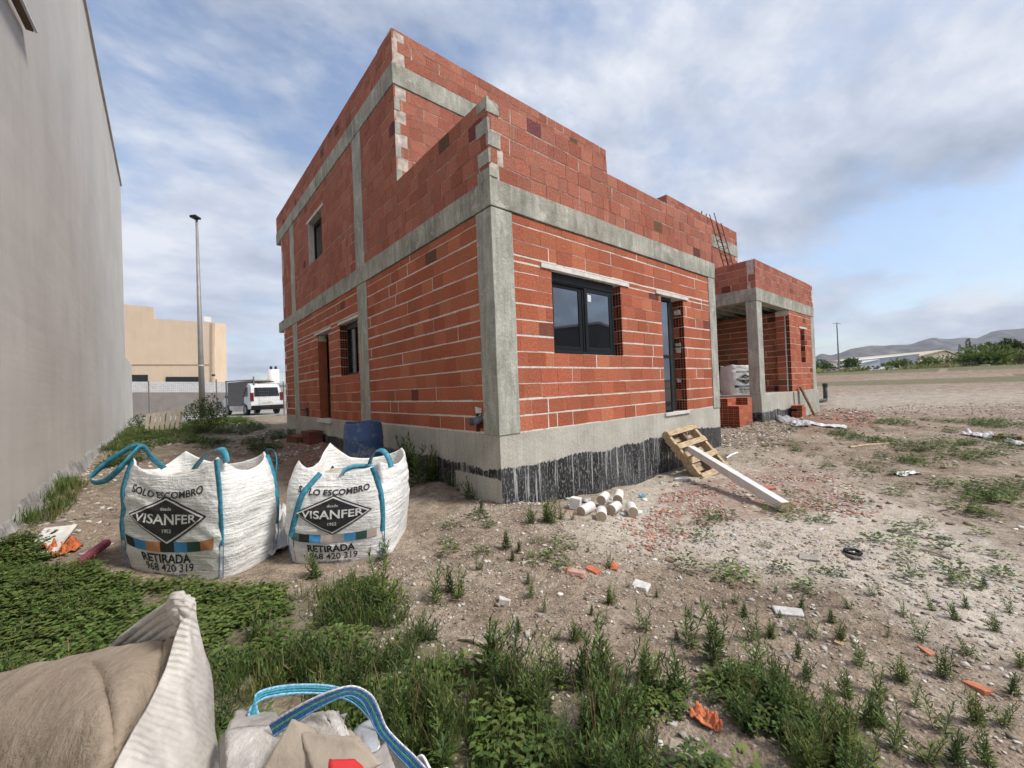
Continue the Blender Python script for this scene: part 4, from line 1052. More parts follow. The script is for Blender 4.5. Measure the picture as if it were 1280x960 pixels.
# ------------------------------------------------------------------ far right background
def at_ground(u, d):
    p = atd(u, 465, d); p[2] = float(th(p[0], p[1])); return p
l2 = thing('street_lamp', 'thin distant street lamp post right of the porch', 'street lamp', tuple(at_ground(1049, 95)))
mb = MB(); mb.tube([(0,0,-.3),(0,0,11.8)], [.20,.10], 8); mb.build('pole', M_GALV, l2); mb = MB(); a = Vector(RT[:])*.9; mb.tube([-a+Vector((0,0,11.6)), Vector((0,0,11.8)), a+Vector((0,0,11.6))], .07, 6); mb.build('lamp_arm', M_GALV, l2)
def shed(name, label, u0, u1, vt0, vt1, d0, d1, wallc, roofc, cat='building', peak=None, dep=25, wins=0):
    p = at_ground((u0+u1)/2, (d0+d1)/2); t = thing(name, label, cat, tuple(p))
    A, B = at_ground(u0, d0)-p, at_ground(u1, d1)-p; A, B = Vector(A), Vector(B)
    ta, tb_ = Vector(atd(u0, vt0, d0)-p), Vector(atd(u1, vt1, d1)-p)
    A.z = min(A.z, -1); B.z = min(B.z, -1); ta.x, ta.y = A.x, A.y; tb_.x, tb_.y = B.x, B.y
    bv = Vector((FW[0], FW[1], 0)).normalized()*dep
    pts = [A, B, tb_] + ([Vector(atd(peak[0], peak[1], (d0+d1)/2)-p)] if peak else []) + [ta]
    wm = simple(name+'_wall', wallc, .8, .08, .5, bs=0); prism('wall', pts, bv, wm, t)
    up = Vector((0,0,.35)); mb = MB(); tops = pts[2:]
    tops = tops[::-1]
    for a, b in zip(tops[:-1], tops[1:]): mb.quad([a+up-bv*.01, b+up-bv*.01, b+up+bv, a+up+bv]); mb.quad([a-bv*.012, b-bv*.012, b+up-bv*.012, a+up-bv*.012])
    mb.build('roof', simple(name+'_roof', roofc, .8, .08, .5, bs=0), t)
    for k in range(wins):
        f = (k+.5)/wins; c0 = A.lerp(B, f-.22/wins); c1 = A.lerp(B, f+.22/wins); h = (ta.z+tb_.z)/2
        c0.z = c1.z = h*.35; mb = MB(); q_ = bv.normalized()*-.15; e = Vector((0,0,h*.3)); mb.quad([c0+q_, c1+q_, c1+q_+e, c0+q_+e]); mb.build('window', M_WINDK, t)
    return t
shed('beige_hall', 'large pale beige gabled industrial hall in front of the hills', 1148, 1207, 446, 448, 190, 205, (.55,.47,.36), (.50,.42,.31), peak=(1180, 438), dep=60, wins=0)
shed('white_factory', 'long white factory building with a light sloping roof before the hills', 1086, 1150, 450, 443, 200, 190, (.55,.58,.62), (.60,.60,.60), dep=40, wins=9)
shed('white_factory', 'low pale grey factory block at the left end of the industrial row', 1076, 1100, 455, 450, 170, 170, (.50,.53,.57), (.52,.52,.52), dep=30, wins=4)
shed('small_house', 'small white house with reddish roof behind the far car park', 1036, 1056, 453, 452, 170, 170, (.62,.58,.52), (.40,.20,.13), dep=12, wins=4)
shed('small_house', 'flat white hut just right of the far dark round tree', 1072, 1082, 457, 456, 150, 150, (.60,.58,.55), (.5,.5,.5), dep=8, wins=2)
shed('concrete_hut', 'small pale concrete hut at the edge of the field', 1225, 1238, 457.5, 457, 100, 100, (.42,.38,.34), (.4,.37,.33), dep=5, wins=0)
shed('small_house', 'low white house half hidden by trees near the right edge', 1252, 1273, 455, 454, 120, 120, (.58,.58,.58), (.45,.45,.45), dep=9, wins=3)
# low far fence
ff = thing('field_fence', 'low pale mesh fence along the far edge of the field', 'fence', tuple(at_ground(1160, 98)))
q0 = Vector(at_ground(1128, 98)-np.array(ff.location)); q1 = Vector(at_ground(1222, 98)-np.array(ff.location)); mb = MB()
for k in range(25): p = q0.lerp(q1, k/24); mb.tube([p, p+Vector((0,0,1.5))], .05, 4)
for z in (.4, .8, 1.2, 1.5): mb.tube([q0+Vector((0,0,z)), q1+Vector((0,0,z))], .02, 3)
mb.build('wire_mesh', M_GALV, ff)
# parked cars far away
def far_car():
    t = thing('parked_car', 'x', 'car'); prof = [(-2,.35),(-2.05,.8),(-1.5,.95),(-1.0,1.4),(.6,1.42),(1.2,.95),(2.0,.8),(2.05,.35)]
    mb = MB(); n = len(prof); mb.quad([(x,-.85,z) for x, z in prof]); mb.quad([(x,.85,z) for x, z in reversed(prof)])
    for i in range(n): j = (i+1)%n; mb.quad([(prof[i][0],-.85,prof[i][1]),(prof[i][0],.85,prof[i][1]),(prof[j][0],.85,prof[j][1]),(prof[j][0],-.85,prof[j][1])])
    mb.build('body', M_WHITEP, t); mb = MB(); mb.quad([(-1.3,-.87,.98),(1.0,-.87,.98),(.5,-.87,1.33),(-.9,-.87,1.33)]); mb.build('side_window', M_WINDK, t)
    for x in (-1.3, 1.3): mb = MB(); mb.tube([(x,-.88,.33),(x,-.6,.33)], .33, 12); mb.build('wheel', M_FRAME, t)
    return t
fc = far_car()
for k, u in enumerate((1033, 1041, 1057, 1064, 1072, 1082, 1096, 1110)):
    o = fc if k == 0 else dup(fc, (0,0,0), 0)
    o.location = at_ground(u, 104+rnd.uniform(0, 9)); o.rotation_euler = (0,0,-YAW-.35+rnd.uniform(-.5,.5)); o['group'] = 'cars parked far away beyond the field'; o['label'] = 'tiny white car parked far away beyond the field'

# hills
ridge = [(860,470),(900,462),(950,455),(1000,450),(1018,447),(1028,441.5),(1040,444),(1052,441),(1064,436),(1078,433.5),(1092,431.5),(1105,432),(1118,431),(1132,431),(1142,430),(1150,427),(1160,424),(1170,421.5),(1178,423.5),(1190,424),(1200,422.5),(1212,421.5),(1222,423),(1232,419),(1242,414.5),(1255,412),(1268,411.5),(1285,410),(1320,404),(1360,400),(1420,408),(1500,420),(1600,440)]
ru = np.array([r[0] for r in ridge]); rv = np.array([r[1] for r in ridge]); V = []; F = []; nu, nv = 170, 26
for i in range(nu):
    u = 860+(1600-860)*i/(nu-1); v = np.interp(u, ru, rv)
    for j in range(nv):
        t = j/(nv-1); d = 3600+2400*t; base = atd(u, 465, d); top = atd(u, v, 6000)
        h = (top[2])*min(1, t)**1.15
        fold = mnoise.fractal(Vector((base[0]*.0021, base[1]*.0021, 3)), .9, 2.1, 5)
        h = max(-2, h*(1+ .55*fold*(1-t)*1.0)+ (6*fold if t > .97 else 0))
        V.append((base[0], base[1], h if j else -5))
for i in range(nu-1):
    for j in range(nv-1): a = i*nv+j; F.append((a, a+nv, a+nv+1, a+1))
b0_ = len(V)
hm = simple('scrub_hill', (.12,.108,.095), 1, .85, .006, bs=1.0, bscale=.03, bd=30, detail=9, spec=0)
struct(npmesh('hills', V, F, hm))

# ------------------------------------------------------------------ big woven bags
def woven_mat(name, c, c2, ribs=0, hfreq=55.):
    m, nt, b = newmat(name); v = coords(nt); n1 = noise(nt, v, 3.5, 5, .6, .3); n2 = noise(nt, coords(nt, (1, 1, 9)), 4.5, 6, .65, .6); n3 = noise(nt, v, 30, 5, .6)
    cc = ramp(nt, n1, [(.3, c), (.7, c2)]); cc = mix(nt, .7, cc, ramp(nt, n3, [(.3, .82), (.7, 1.1)]), 'MULTIPLY')
    cc = mix(nt, ramp(nt, noise(nt, v, 2.2, 6, .7, .5), [(.55, 0.), (.75, .35)]), cc, (.38,.34,.29))
    L(nt, cc, b.inputs['Base Color']); b.inputs['Roughness'].default_value = .55; b.inputs['Specular IOR Level'].default_value = .35
    wv = N(nt, 'ShaderNodeTexWave', wave_type='BANDS', bands_direction='Z'); wv.inputs['Scale'].default_value = hfreq/6.28; wv.inputs['Distortion'].default_value = 5; wv.inputs['Detail'].default_value = 3; wv.inputs['Detail Scale'].default_value = 1.2
    L(nt, v, wv.inputs['Vector'])
    w2 = N(nt, 'ShaderNodeTexWave', wave_type='BANDS', bands_direction='X'); w2.inputs['Scale'].default_value = 90; L(nt, v, w2.inputs['Vector'])
    items = [(n2, .5, .03), (wv.outputs['Fac'], .14, .008), (n1, .5, .08), (n3, .2, .01)]
    if ribs: items.append((w2.outputs['Fac'], .3, .003))
    bump(nt, b, items); return m
M_WOVEN = woven_mat('white_woven_fabric', (.70,.69,.665), (.86,.855,.83))
M_INK = simple('black_print', (.02,.02,.022), .6, .3, 40, bs=0)
M_INKW = simple('white_print', (.70,.69,.66), .6, .1, 20, bs=0)
M_STRAP = simple('blue_strap', (.035,.20,.30), .6, .3, 30, bs=.5, bscale=150, bd=.004, c2=(.05,.27,.38))
M_STRAPL = simple('blue_stitch', (.10,.22,.42), .6, .4, 60, bs=.3)
M_FILL = simple('bag_filling', (.42,.38,.32), .9, .3, 8, bs=.6, bscale=14, bd=.03)
def P4(name, c): return simple(name, c, .6, .12, 20, bs=0)
INKS = {'k': M_INK, 'g': P4('dark_green_print', (.03,.075,.065)), 'b': P4('blue_print', (.06,.26,.50)), 'o': P4('orange_print', (.46,.20,.09)), 't': P4('pale_tan_print', (.46,.38,.32)), 's': P4('slate_print', (.08,.17,.17)), 'q': P4('speckled_grey_print', (.30,.29,.28))}
_textcache = {}
def text_geo(s, size, bold=.0):
    key = (s, size, bold)
    if key in _textcache: return _textcache[key]
    cu = bpy.data.curves.new('t', 'FONT'); cu.body = s; cu.size = size; cu.offset = bold; cu.align_x = 'CENTER'; cu.align_y = 'CENTER'; cu.resolution_u = 3
    o = bpy.data.objects.new('t', cu); col.objects.link(o); dg = bpy.context.evaluated_depsgraph_get(); me = bpy.data.meshes.new_from_object(o.evaluated_get(dg))
    bm = bmesh.new(); bm.from_mesh(me); bmesh.ops.triangulate(bm, faces=bm.faces[:])
    for _ in range(3):
        e = [e for e in bm.edges if e.calc_length() > .022]
        if e: bmesh.ops.subdivide_edges(bm, edges=e, cuts=1)
    bmesh.ops.triangulate(bm, faces=bm.faces[:])
    V = [tuple(v.co) for v in bm.verts]; bm.verts.index_update(); F = [tuple(v.index for v in f.verts) for f in bm.faces]
    bm.free(); bpy.data.objects.remove(o); bpy.data.curves.remove(cu); bpy.data.meshes.remove(me)
    _textcache[key] = (V, F); return V, F
def ribbon(pts, w, side=None, thick=.003, n=40):
    """flat band through points; side: per point or constant width direction"""
    P = [Vector(p) for p in pts]
    # catmull-rom resample
    Q = []; m = len(P)
    for i in range(n+1):
        t = i/n*(m-1); k = min(int(t), m-2); f = t-k; a, b, c, d = P[max(k-1,0)], P[k], P[k+1], P[min(k+2,m-1)]
        Q.append(.5*((2*b)+(-a+c)*f+(2*a-5*b+4*c-d)*f*f+(-a+3*b-3*c+d)*f**3))
    V = []; F = []
    for i, p in enumerate(Q):
        t = (Q[min(i+1, n)]-Q[max(i-1, 0)]).normalized()
        s = side[min(int(i/n*(len(side)-1)+.5), len(side)-1)] if isinstance(side, list) else side
        s = Vector(s) if s is not None else Vector((0,0,1)); s = (s-t*s.dot(t)).normalized(); nn = t.cross(s)
        for q in (s*w/2, -s*w/2, -s*w/2+nn*thick, s*w/2+nn*thick): V.append(tuple(p+q))
    for i in range(n):
        a = i*4
        for k in range(4): F.append((a+k, a+(k+1)%4, a+4+(k+1)%4, a+4+k))
    return V, F
def big_bag(label, loc, rz, W, Dp, H, seed, straps, stripes, res=1., sag=.12, bulge=.09, group=None, arc=.5, lean=(0,0), tilt=0, ears=(.0,.0,.0,.0)):
    t_ = thing('big_bag', label, 'rubble bag', loc, rz, group)
    hw, hd = W/2, Dp/2
    def S(a, b, t, off=0.):
        n = 5.; m = (abs(a)**n+abs(b)**n)**(1/n); x, y = a/m, b/m
        f = .93+bulge*math.sin(math.pi*min(1, t*.9+.05))**.8; f *= 1-.05*max(0, t-.75)/.25
        q = (abs(a)*abs(b))**1.5
        ear = 0
        for k, (ca, cb) in enumerate(((-1,-1),(1,-1),(1,1),(-1,1))):
            ear += ears[k]*max(0, 1-math.hypot(a-ca, b-cb)/.55)*max(0, t-.6)/.4
        z = H*t*(1-sag*(1-q)*t*t)+ear
        px, py = x*hw*f, y*hd*f
        env = .35+max(0, nz(px*2.3+seed, z*2.0+py*2, 1, seed+9)+.35)*1.3
        wr = .011*nz(z*13+2*nz(px*3, z*2, 1, seed+4), (px+py)*1.6, 1, seed)*env+.024*nz(px*2.6+py*2, z*2.6, 1, seed+5)+.008*nz(z*30+3*nz(px*4, z*3, 1, seed+6), (px-py)*3, 1, seed+2)*(1-q)*env
        wr += .012*nz((px-py)*9, z*1.5, 1, seed+7)*max(0, t-.6)*2
        r = Vector((px/hw, py/hd, 0)); r.normalize()
        p = Vector((px, py, z))+r*(wr+off)
        p.x += lean[0]*t*t; p.y += lean[1]*t*t
        return p
    side = int(26*res)+2; NT = int(56*res)+2; ring = []
    for k in range(side): ring.append((-1+2*k/side, -1))
    for k in range(side): ring.append((1, -1+2*k/side))
    for k in range(side): ring.append((1-2*k/side, 1))
    for k in range(side): ring.append((-1, 1-2*k/side))
    n = len(ring); V = []; F = []
    for j in range(NT+1):
        t = j/NT
        for a, b in ring: V.append(S(a, b, t))
    # rolled rim and inside
    for q, (sc_, dz) in enumerate(((.985,.006),(.965,-.012),(.955,-.07),(.94,-.16),(.90,-.24))):
        for a, b in ring: p = S(a, b, 1.); V.append(Vector((p.x*sc_, p.y*sc_, p.z+dz)))
    rows = NT+1+5
    for j in range(rows-1):
        for i in range(n): F.append((j*n+i, j*n+(i+1)%n, (j+1)*n+(i+1)%n, (j+1)*n+i))
    c0 = len(V)
    npm = npmesh('fabric', [tuple(v) for v in V], F, M_WOVEN, t_, smooth=True)
    # filling
    V2 = []; F2 = []
    for s_ in (.97, .85, .65, .45, .25, .0):
        for a, b in ring: p = S(a, b, .80); V2.append((p.x*s_, p.y*s_, H*.80+.07*(1-s_)+.035*nz(p.x*s_*5, p.y*s_*5, 1, seed+1)+.02*nz(p.x*s_*14, p.y*s_*14, 1, seed)))
    for j in range(5):
        for i in range(n): F2.append((j*n+i, j*n+(i+1)%n, (j+1)*n+(i+1)%n, (j+1)*n+i))
    npmesh('filling', V2, F2, M_FILL, t_, smooth=True)
    # printing on the front
    def front(x, z, off): return S(x/hw, -1, (z+arc*x*x)/H, off)
    def put(name, s, size, zc, off=.006, bold=.0, mat=M_INK, sx=1., k=0., xo=0.):
        Vt, Ft = text_geo(s, size, bold)
        npmesh(name, [tuple(front(v[0]*sx+xo, zc+v[1]*(1-k*abs(v[0])/.3), off)) for v in Vt], Ft, mat, t_)
    def rhomb(name, w_, h_, zc, off, mat):
        Vr = []; Fr = []; ni, nj = 56, 20
        for i in range(ni+1):
            x = -w_+2*w_*i/ni; hh = h_*(1-abs(x)/w_)
            for j in range(nj+1): Vr.append(tuple(front(x, zc+hh*(2*j/nj-1), off)))
        for i in range(ni):
            for j in range(nj): a = i*(nj+1)+j; Fr.append((a, a+nj+1, a+nj+2, a+1))
        npmesh(name, Vr, Fr, mat, t_)
    s = W/1.0
    put('lettering', 'SOLO ESCOMBRO', .082*s, H*.775, bold=.002, sx=.98)
    rhomb('emblem', .345*s, .195*s, H*.53, .005, M_INK); rhomb('emblem', .322*s, .180*s, H*.53, .0085, M_INKW); rhomb('emblem', .298*s, .165*s, H*.53, .012, M_INK)
    put('lettering', 'VISANFER', .125*s, H*.53, .0165, .0025, M_INKW, sx=.96, k=.35)
    put('lettering', 'desde', .040*s, H*.53+.088*s, .016, 0, M_INKW); put('lettering', '1952', .040*s, H*.53-.088*s, .016, 0, M_INKW)
    nS = len(stripes); x0, x1 = -.40*s, .40*s
    for k, ch in enumerate(stripes):
        a, b = x0+(x1-x0)*k/nS, x0+(x1-x0)*(k+1)/nS; Vs = []; Fs = []
        for i in range(5):
            for j in range(4): Vs.append(tuple(front(a+(b-a)*i/4, H*.275+.075*s*(j/3-.5), .005)))
        for i in range(4):
            for j in range(3): q = i*4+j; Fs.append((q, q+4, q+5, q+1))
        npmesh('colour_square', Vs, Fs, INKS[ch], t_)
    put('lettering', 'RETIRADA', .090*s, H*.165, bold=.003, xo=-.02*s); put('lettering', '968 420 319', .082*s, H*.082, bold=.001, sx=1.05, xo=-.0*s); put('lettering', 'www.visanfer.com', .042*s, H*.022, bold=.0005)
    for path in straps:
        pts = [S(a, b, t, .010) for (a, b, t) in path['on']]
        nrm = path.get('w', .05); up = path['on'][-1]
        sd = [Vector((1,0,0)) if abs(q[1]) >= .99 else Vector((0,1,0)) for q in path['on']]
        cut = path.get('cut', .30)
        hi = [p for p, q in zip(pts, path['on']) if q[2] >= cut-.001]; lo = [p for p, q in zip(pts, path['on']) if q[2] <= cut+.001]
        Vr, Fr = ribbon(hi, nrm, sd[0], n=48); npmesh('strap', Vr, Fr, M_STRAP, t_)
        if len(lo) > 1:
            for q in (-.02, .02):
                Vr, Fr = ribbon([p+sd[0]*q for p in lo], .008, sd[0], n=30); npmesh('stitched_seam', Vr, Fr, M_STRAPL, t_)
    Mi = (Matrix.Translation(Vector(loc))@Matrix.Rotation(rz, 4, 'Z')).inverted()
    return t_, S, Mi
def loop(t_, Mi, pxs, w=.045, side=(0,0,1), mat=None, n=60):
    pts = [Mi@Vector(atd(u, v, d)) for (u, v, d) in pxs]
    Vr, Fr = ribbon(pts, w, side, n=n); return npmesh('strap_loop', Vr, Fr, mat or M_STRAP, t_)

a1 = math.atan2(-.88, .67); c1 = Vector((-3.0, .88, 0))+Vector((.80, .60, 0))*.31
z1 = float(th(-3.0, .8))-.0
front_strap = lambda a: [(a, -1, t) for t in (.01, .10, .20, .30, .45, .6, .75, .88, .97, 1.0)]
bag1, S1, Mi1 = big_bag('white woven rubble bag with blue straps, nearer the grey wall', (c1.x, c1.y, z1), a1, 1.20, .62, .97, 3.,
    [dict(on=front_strap(-.93)), dict(on=front_strap(.95)), dict(on=[(1,.86,t) for t in (.01,.1,.2,.3,.5,.7,.9,1.)])], 'kbokbgo', sag=.11, bulge=.12, ears=(.04,.05,.02,.03), arc=.22, group=None)
d1 = lambda u, v: (u, v, 3.75)
loop(bag1, Mi1, [(152,640,3.66),(163,605,3.72),(181,582,3.82),(183,565,3.84),(172,557,3.84),(150,567,3.8),(128,583,3.76),(114,597,3.72),(118,603,3.70),(133,600,3.66),(150,585,3.64),(166,567,3.70),(178,558,3.78),(190,572,3.84),(205,585,3.95)][3:], .05, (.4,-.3,.85))
loop(bag1, Mi1, [(283,578,3.46),(281,568,3.49),(275,561,3.55),(262,565,3.75),(250,576,3.95),(243,586,4.1)], .055, (.75,.3,.3))
loop(bag1, Mi1, [(344,600,4.15),(346,580,4.15),(344,566,4.2),(336,562,4.3),(330,570,4.4)], .045, (.3,-.6,.3))
a2 = math.atan2(-.63, .79); c2 = Vector((-1.785, .03, 0))+Vector((.60, .78, 0))*.45-Vector((RT[0],RT[1],0))*.10
z2 = float(th(-1.75, .0))-.0
bag2, S2, Mi2 = big_bag('white woven rubble bag with its top slumped inward, nearer the brick house', (c2.x, c2.y, z2), a2, .97, .92, .86, 21.,
    [dict(on=[(-.90,-1,.01),(-.86,-1,.10),(-.82,-1,.20),(-.78,-1,.30),(-.70,-1,.45),(-.62,-1,.6),(-.54,-1,.75),(-.44,-1,.9),(-.36,-1,1.)]), dict(on=[(.90,-1,.01),(.92,-1,.10),(.93,-1,.20),(.93,-1,.30),(.92,-1,.5),(.88,-1,.7),(.80,-1,.88),(.72,-1,1.)])],
    'skbtqbgt', sag=.09, bulge=.13, ears=(.05,.0,.03,.12), arc=.22, lean=(.03,.04))
loop(bag2, Mi2, [(428,592,3.72),(432,587,3.75),(445,583,3.8),(460,583,3.85),(472,586,3.9)], .045, (0,0,1))
loop(bag2, Mi2, [(489,584,3.70),(486,573,3.72),(478,563,3.76),(468,565,3.82),(463,575,3.9),(460,588,3.95)], .05, (.5,.4,.4))
# porch bag
pb3 = big_bag('white woven rubble bag standing on the porch floor behind the column', (10.92, 1.45, PF), rad(-38), .88, .80, .92, 33., [], 'kbqbgt', res=.5, sag=.03, ears=(.02,.03,.02,.02), arc=.05)

# ------------------------------------------------------------------ foreground bag with brown filling
M_BROWN = None
def brown_mat():
    m, nt, b = newmat('brown_felt_lining'); v = coords(nt); n = noise(nt, v, 6, 6, .65, .3); n2 = noise(nt, v, 70, 5, .65)
    c = ramp(nt, n, [(.3, (.24,.185,.135)), (.7, (.33,.265,.20))]); c = mix(nt, .35, c, ramp(nt, n2, [(.3, .72), (.7, 1.2)]), 'MULTIPLY')
    L(nt, c, b.inputs['Base Color']); b.inputs['Roughness'].default_value = .85; bump(nt, b, [(noise(nt, v, 30, 4), .35, .008), (n, .6, .05)]); return m
fgb = thing('open_sack', 'large open white woven sack with brown lining bulging out, cropped by the lower left corner', 'rubble bag', tuple(atd(150, 1000, 1.2)))
fo = Vector(fgb.location)
def W_(u, v, d): return Vector(atd(u, v, d))-fo
# brown bulge: rows from the far rim towards the camera
rows = [ # (left u,v,d) ... (right u,v,d)
 [(-260,935,1.75),(-120,880,1.70),(0,846,1.62),(60,830,1.58),(120,817,1.52),(170,808,1.47),(208,802,1.41),(224,800,1.40)],
 [(-260,960,1.55),(-120,915,1.50),(0,870,1.42),(60,852,1.38),(120,838,1.34),(165,830,1.32),(198,832,1.33),(216,834,1.36)],
 [(-260,1040,1.38),(-120,990,1.32),(0,930,1.24),(60,905,1.20),(112,886,1.17),(155,876,1.17),(184,874,1.22),(202,876,1.27)],
 [(-260,1120,1.30),(-120,1080,1.22),(0,1020,1.12),(60,985,1.08),(105,955,1.06),(140,932,1.07),(164,916,1.14),(182,912,1.20)],
 [(-260,1250,1.28),(-120,1200,1.2),(0,1130,1.08),(50,1090,1.03),(90,1050,1.0),(120,1005,1.03),(142,985,1.08),(160,968,1.13)],
 [(-260,1400,1.35),(-120,1350,1.25),(0,1300,1.15),(50,1240,1.10),(90,1180,1.06),(115,1130,1.05),(130,1090,1.04),(140,1060,1.04)]]
def surf(rows, nu, nv, fn=None):
    R_ = [[W_(*p) for p in r] for r in rows]; m, n = len(R_), len(R_[0])
    def cr(P, t):
        k = min(int(t), len(P)-2); f = t-k; a, b, c, d = P[max(k-1,0)], P[k], P[k+1], P[min(k+2,len(P)-1)]
        return .5*((2*b)+(-a+c)*f+(2*a-5*b+4*c-d)*f*f+(-a+3*b-3*c+d)*f**3)
    V = []
    for i in range(nu):
        for j in range(nv):
            colp = [cr(r, j/(nv-1)*(n-1)) for r in R_]; p = cr(colp, i/(nu-1)*(m-1))
            if fn: p = p+fn(i/(nu-1), j/(nv-1), p)
            V.append(tuple(p))
    F = [(i*nv+j, i*nv+j+1, (i+1)*nv+j+1, (i+1)*nv+j) for i in range(nu-1) for j in range(nv-1)]
    return V, F
def brown_fn(s, t, p):
    q = Vector(p)+fo; w = .012*nz(q.x*5, q.y*5, 1, 2)+.006*nz(q.x*14, q.y*14, 1, 5)
    cre = abs((t-.60)-(s-.25)*.35); w -= .018*max(0, 1-cre/.035)*(1 if .12 < s < .75 else 0)
    cre2 = abs((t-.86)-(s-.1)*.1); w -= .012*max(0, 1-cre2/.03)*(1 if s < .3 else 0)
    return Vector((0, 0, w))
V, F = surf(rows, 70, 90, brown_fn)
o = npmesh('lining', V, F, brown_mat(), fgb, smooth=True); m_ = o.modifiers.new('s', 'SOLIDIFY'); m_.thickness = .01; m_.offset = -1
M_SACK = simple('off_white_sack', (.48,.44,.39), .6, .14, 5, bs=.5, bscale=45, bd=.01, c2=(.56,.52,.47))
def sack_mat():
    m, nt, b = newmat('off_white_woven_sack'); v = coords(nt); n1 = noise(nt, v, 3, 5, .6); n2 = noise(nt, v, 40, 5, .6)
    c = ramp(nt, n1, [(.3, (.44,.40,.36)), (.7, (.58,.55,.50))]); c = mix(nt, .8, c, ramp(nt, n2, [(.3, .82), (.7, 1.12)]), 'MULTIPLY'); L(nt, c, b.inputs['Base Color']); b.inputs['Roughness'].default_value = .6
    w = N(nt, 'ShaderNodeTexWave', wave_type='BANDS', bands_direction='DIAGONAL'); w.inputs['Scale'].default_value = 22; w.inputs['Distortion'].default_value = 3; w.inputs['Detail'].default_value = 2; L(nt, v, w.inputs['Vector'])
    w2 = N(nt, 'ShaderNodeTexWave', wave_type='BANDS', bands_direction='Z'); w2.inputs['Scale'].default_value = 70; w2.inputs['Distortion'].default_value = 1; L(nt, v, w2.inputs['Vector'])
    bump(nt, b, [(w.outputs['Fac'], .35, .010), (w2.outputs['Fac'], .25, .003), (n2, .3, .006), (n1, .5, .05)]); return m
M_SACK = sack_mat()
wall_r = [
 [(239,748,1.37),(230,768,1.345),(219,795,1.31),(206,838,1.25),(186,882,1.15),(165,918,1.07),(140,965,1.0),(110,1040,.95)],
 [(243,756,1.36),(240,790,1.33),(233,832,1.28),(222,880,1.21),(206,930,1.12),(186,975,1.04),(165,1030,.98),(135,1110,.93)],
 [(249,775,1.36),(252,825,1.33),(250,878,1.27),(243,930,1.19),(230,990,1.10),(212,1050,1.03),(190,1110,.98),(160,1200,.94)],
 [(256,810,1.37),(263,870,1.34),(266,930,1.28),(263,1000,1.2),(252,1070,1.12),(236,1140,1.05),(215,1210,1.0),(180,1300,.97)],
 [(263,865,1.39),(271,930,1.36),(276,1000,1.3),(274,1080,1.22),(264,1150,1.15),(250,1230,1.09),(230,1310,1.04),(200,1400,1.0)],
 [(258,1080,1.42),(266,1120,1.38),(270,1180,1.33),(268,1260,1.26),(260,1340,1.2),(246,1420,1.14),(225,1500,1.1),(200,1600,1.05)]]
V, F = surf(wall_r, 60, 60, lambda s, t, p: Vector((RT[0], RT[1], 0))*(.006*math.sin(t*26+s*9)*min(1, s*4)+.014*nz(s*3, t*5, 1, 4)*min(1, s*3)))
o = npmesh('fabric', V, F, M_SACK, fgb, smooth=True); m_ = o.modifiers.new('s', 'SOLIDIFY'); m_.thickness = .008
wall_l = [
 [(213,752,1.40),(196,762,1.46),(176,776,1.52),(150,796,1.58),(125,818,1.64),(80,850,1.70)],
 [(219,768,1.38),(203,775,1.44),(186,787,1.50),(166,803,1.56),(146,820,1.60),(110,850,1.66)],
 [(226,784,1.36),(214,790,1.41),(200,800,1.46),(184,812,1.50),(166,826,1.54),(140,850,1.60)],
 [(226,830,1.36),(214,840,1.40),(200,850,1.44),(184,862,1.48),(166,876,1.52),(140,900,1.58)]]
V, F = surf(wall_l, 40, 40, lambda s, t, p: Vector((0, 0, 1))*(.010*math.sin(s*34)*(1-.2*s))+Vector((FW[0],FW[1],0))*(.006*math.sin(s*34+1.5)))
o = npmesh('fabric', V, F, M_SACK, fgb, smooth=True); m_ = o.modifiers.new('s', 'SOLIDIFY'); m_.thickness = .008
tip = [[(210,756,1.40),(217,742,1.385),(229,739,1.38),(241,748,1.375)],[(213,768,1.37),(221,758,1.35),(232,757,1.35),(243,757,1.365)],[(222,784,1.36),(228,776,1.345),(234,775,1.348),(239,772,1.36)]]
V, F = surf(tip, 16, 16, lambda s, t, p: Vector((FW[0], FW[1], 0))*(.010*nz(s*4, t*7, 1, 3)))
o = npmesh('folded_corner', V, F, M_SACK, fgb, smooth=False); m_ = o.modifiers.new('s', 'SOLIDIFY'); m_.thickness = .008
# ------------------------------------------------------------------ foreground bag of packaging
fg2 = thing('debris_bag', 'bag heaped with torn packaging under blue and green straps at the bottom edge', 'rubble bag', tuple(atd(400, 1010, 1.2)))
fo = Vector(fg2.location)
M_STRAP2 = None
def strap2():
    m, nt, b = newmat('blue_green_webbing'); at = N(nt, 'ShaderNodeAttribute'); at.attribute_name = 'Col'; v = coords(nt)
    c = mix(nt, .8, at.outputs['Color'], ramp(nt, noise(nt, v, 120, 2), [(.35, .6), (.65, 1.35)]), 'MULTIPLY'); L(nt, c, b.inputs['Base Color']); b.inputs['Roughness'].default_value = .6
    bump(nt, b, [(noise(nt, v, 200, 2), .5, .004)]); return m
M_STRAP2 = strap2()
def webbing(pxs, w, side, cols, n=60, par=fg2, name='strap'):
    pts = [W_(*p) for p in pxs]; k = len(cols); V = []; F = []; C = []
    for j, c in enumerate(cols):
        off = ((j+.5)/k-.5)*w; sd = Vector(side)
        P_ = []
        for i, p in enumerate(pts):
            t = (pts[min(i+1, len(pts)-1)]-pts[max(i-1, 0)]).normalized(); s_ = (sd-t*sd.dot(t)).normalized(); P_.append(p+s_*off)
        Vr, Fr = ribbon(P_, w/k*1.02, side, thick=.003, n=n); b = len(V); V += Vr; F += [tuple(b+q for q in f) for f in Fr]; C += [c]*len(Fr)
    npmesh(name, V, F, M_STRAP2, par, C)
BL, LB, GR, WH = (.04,.14,.42), (.20,.45,.62), (.10,.45,.16), (.6,.62,.64)
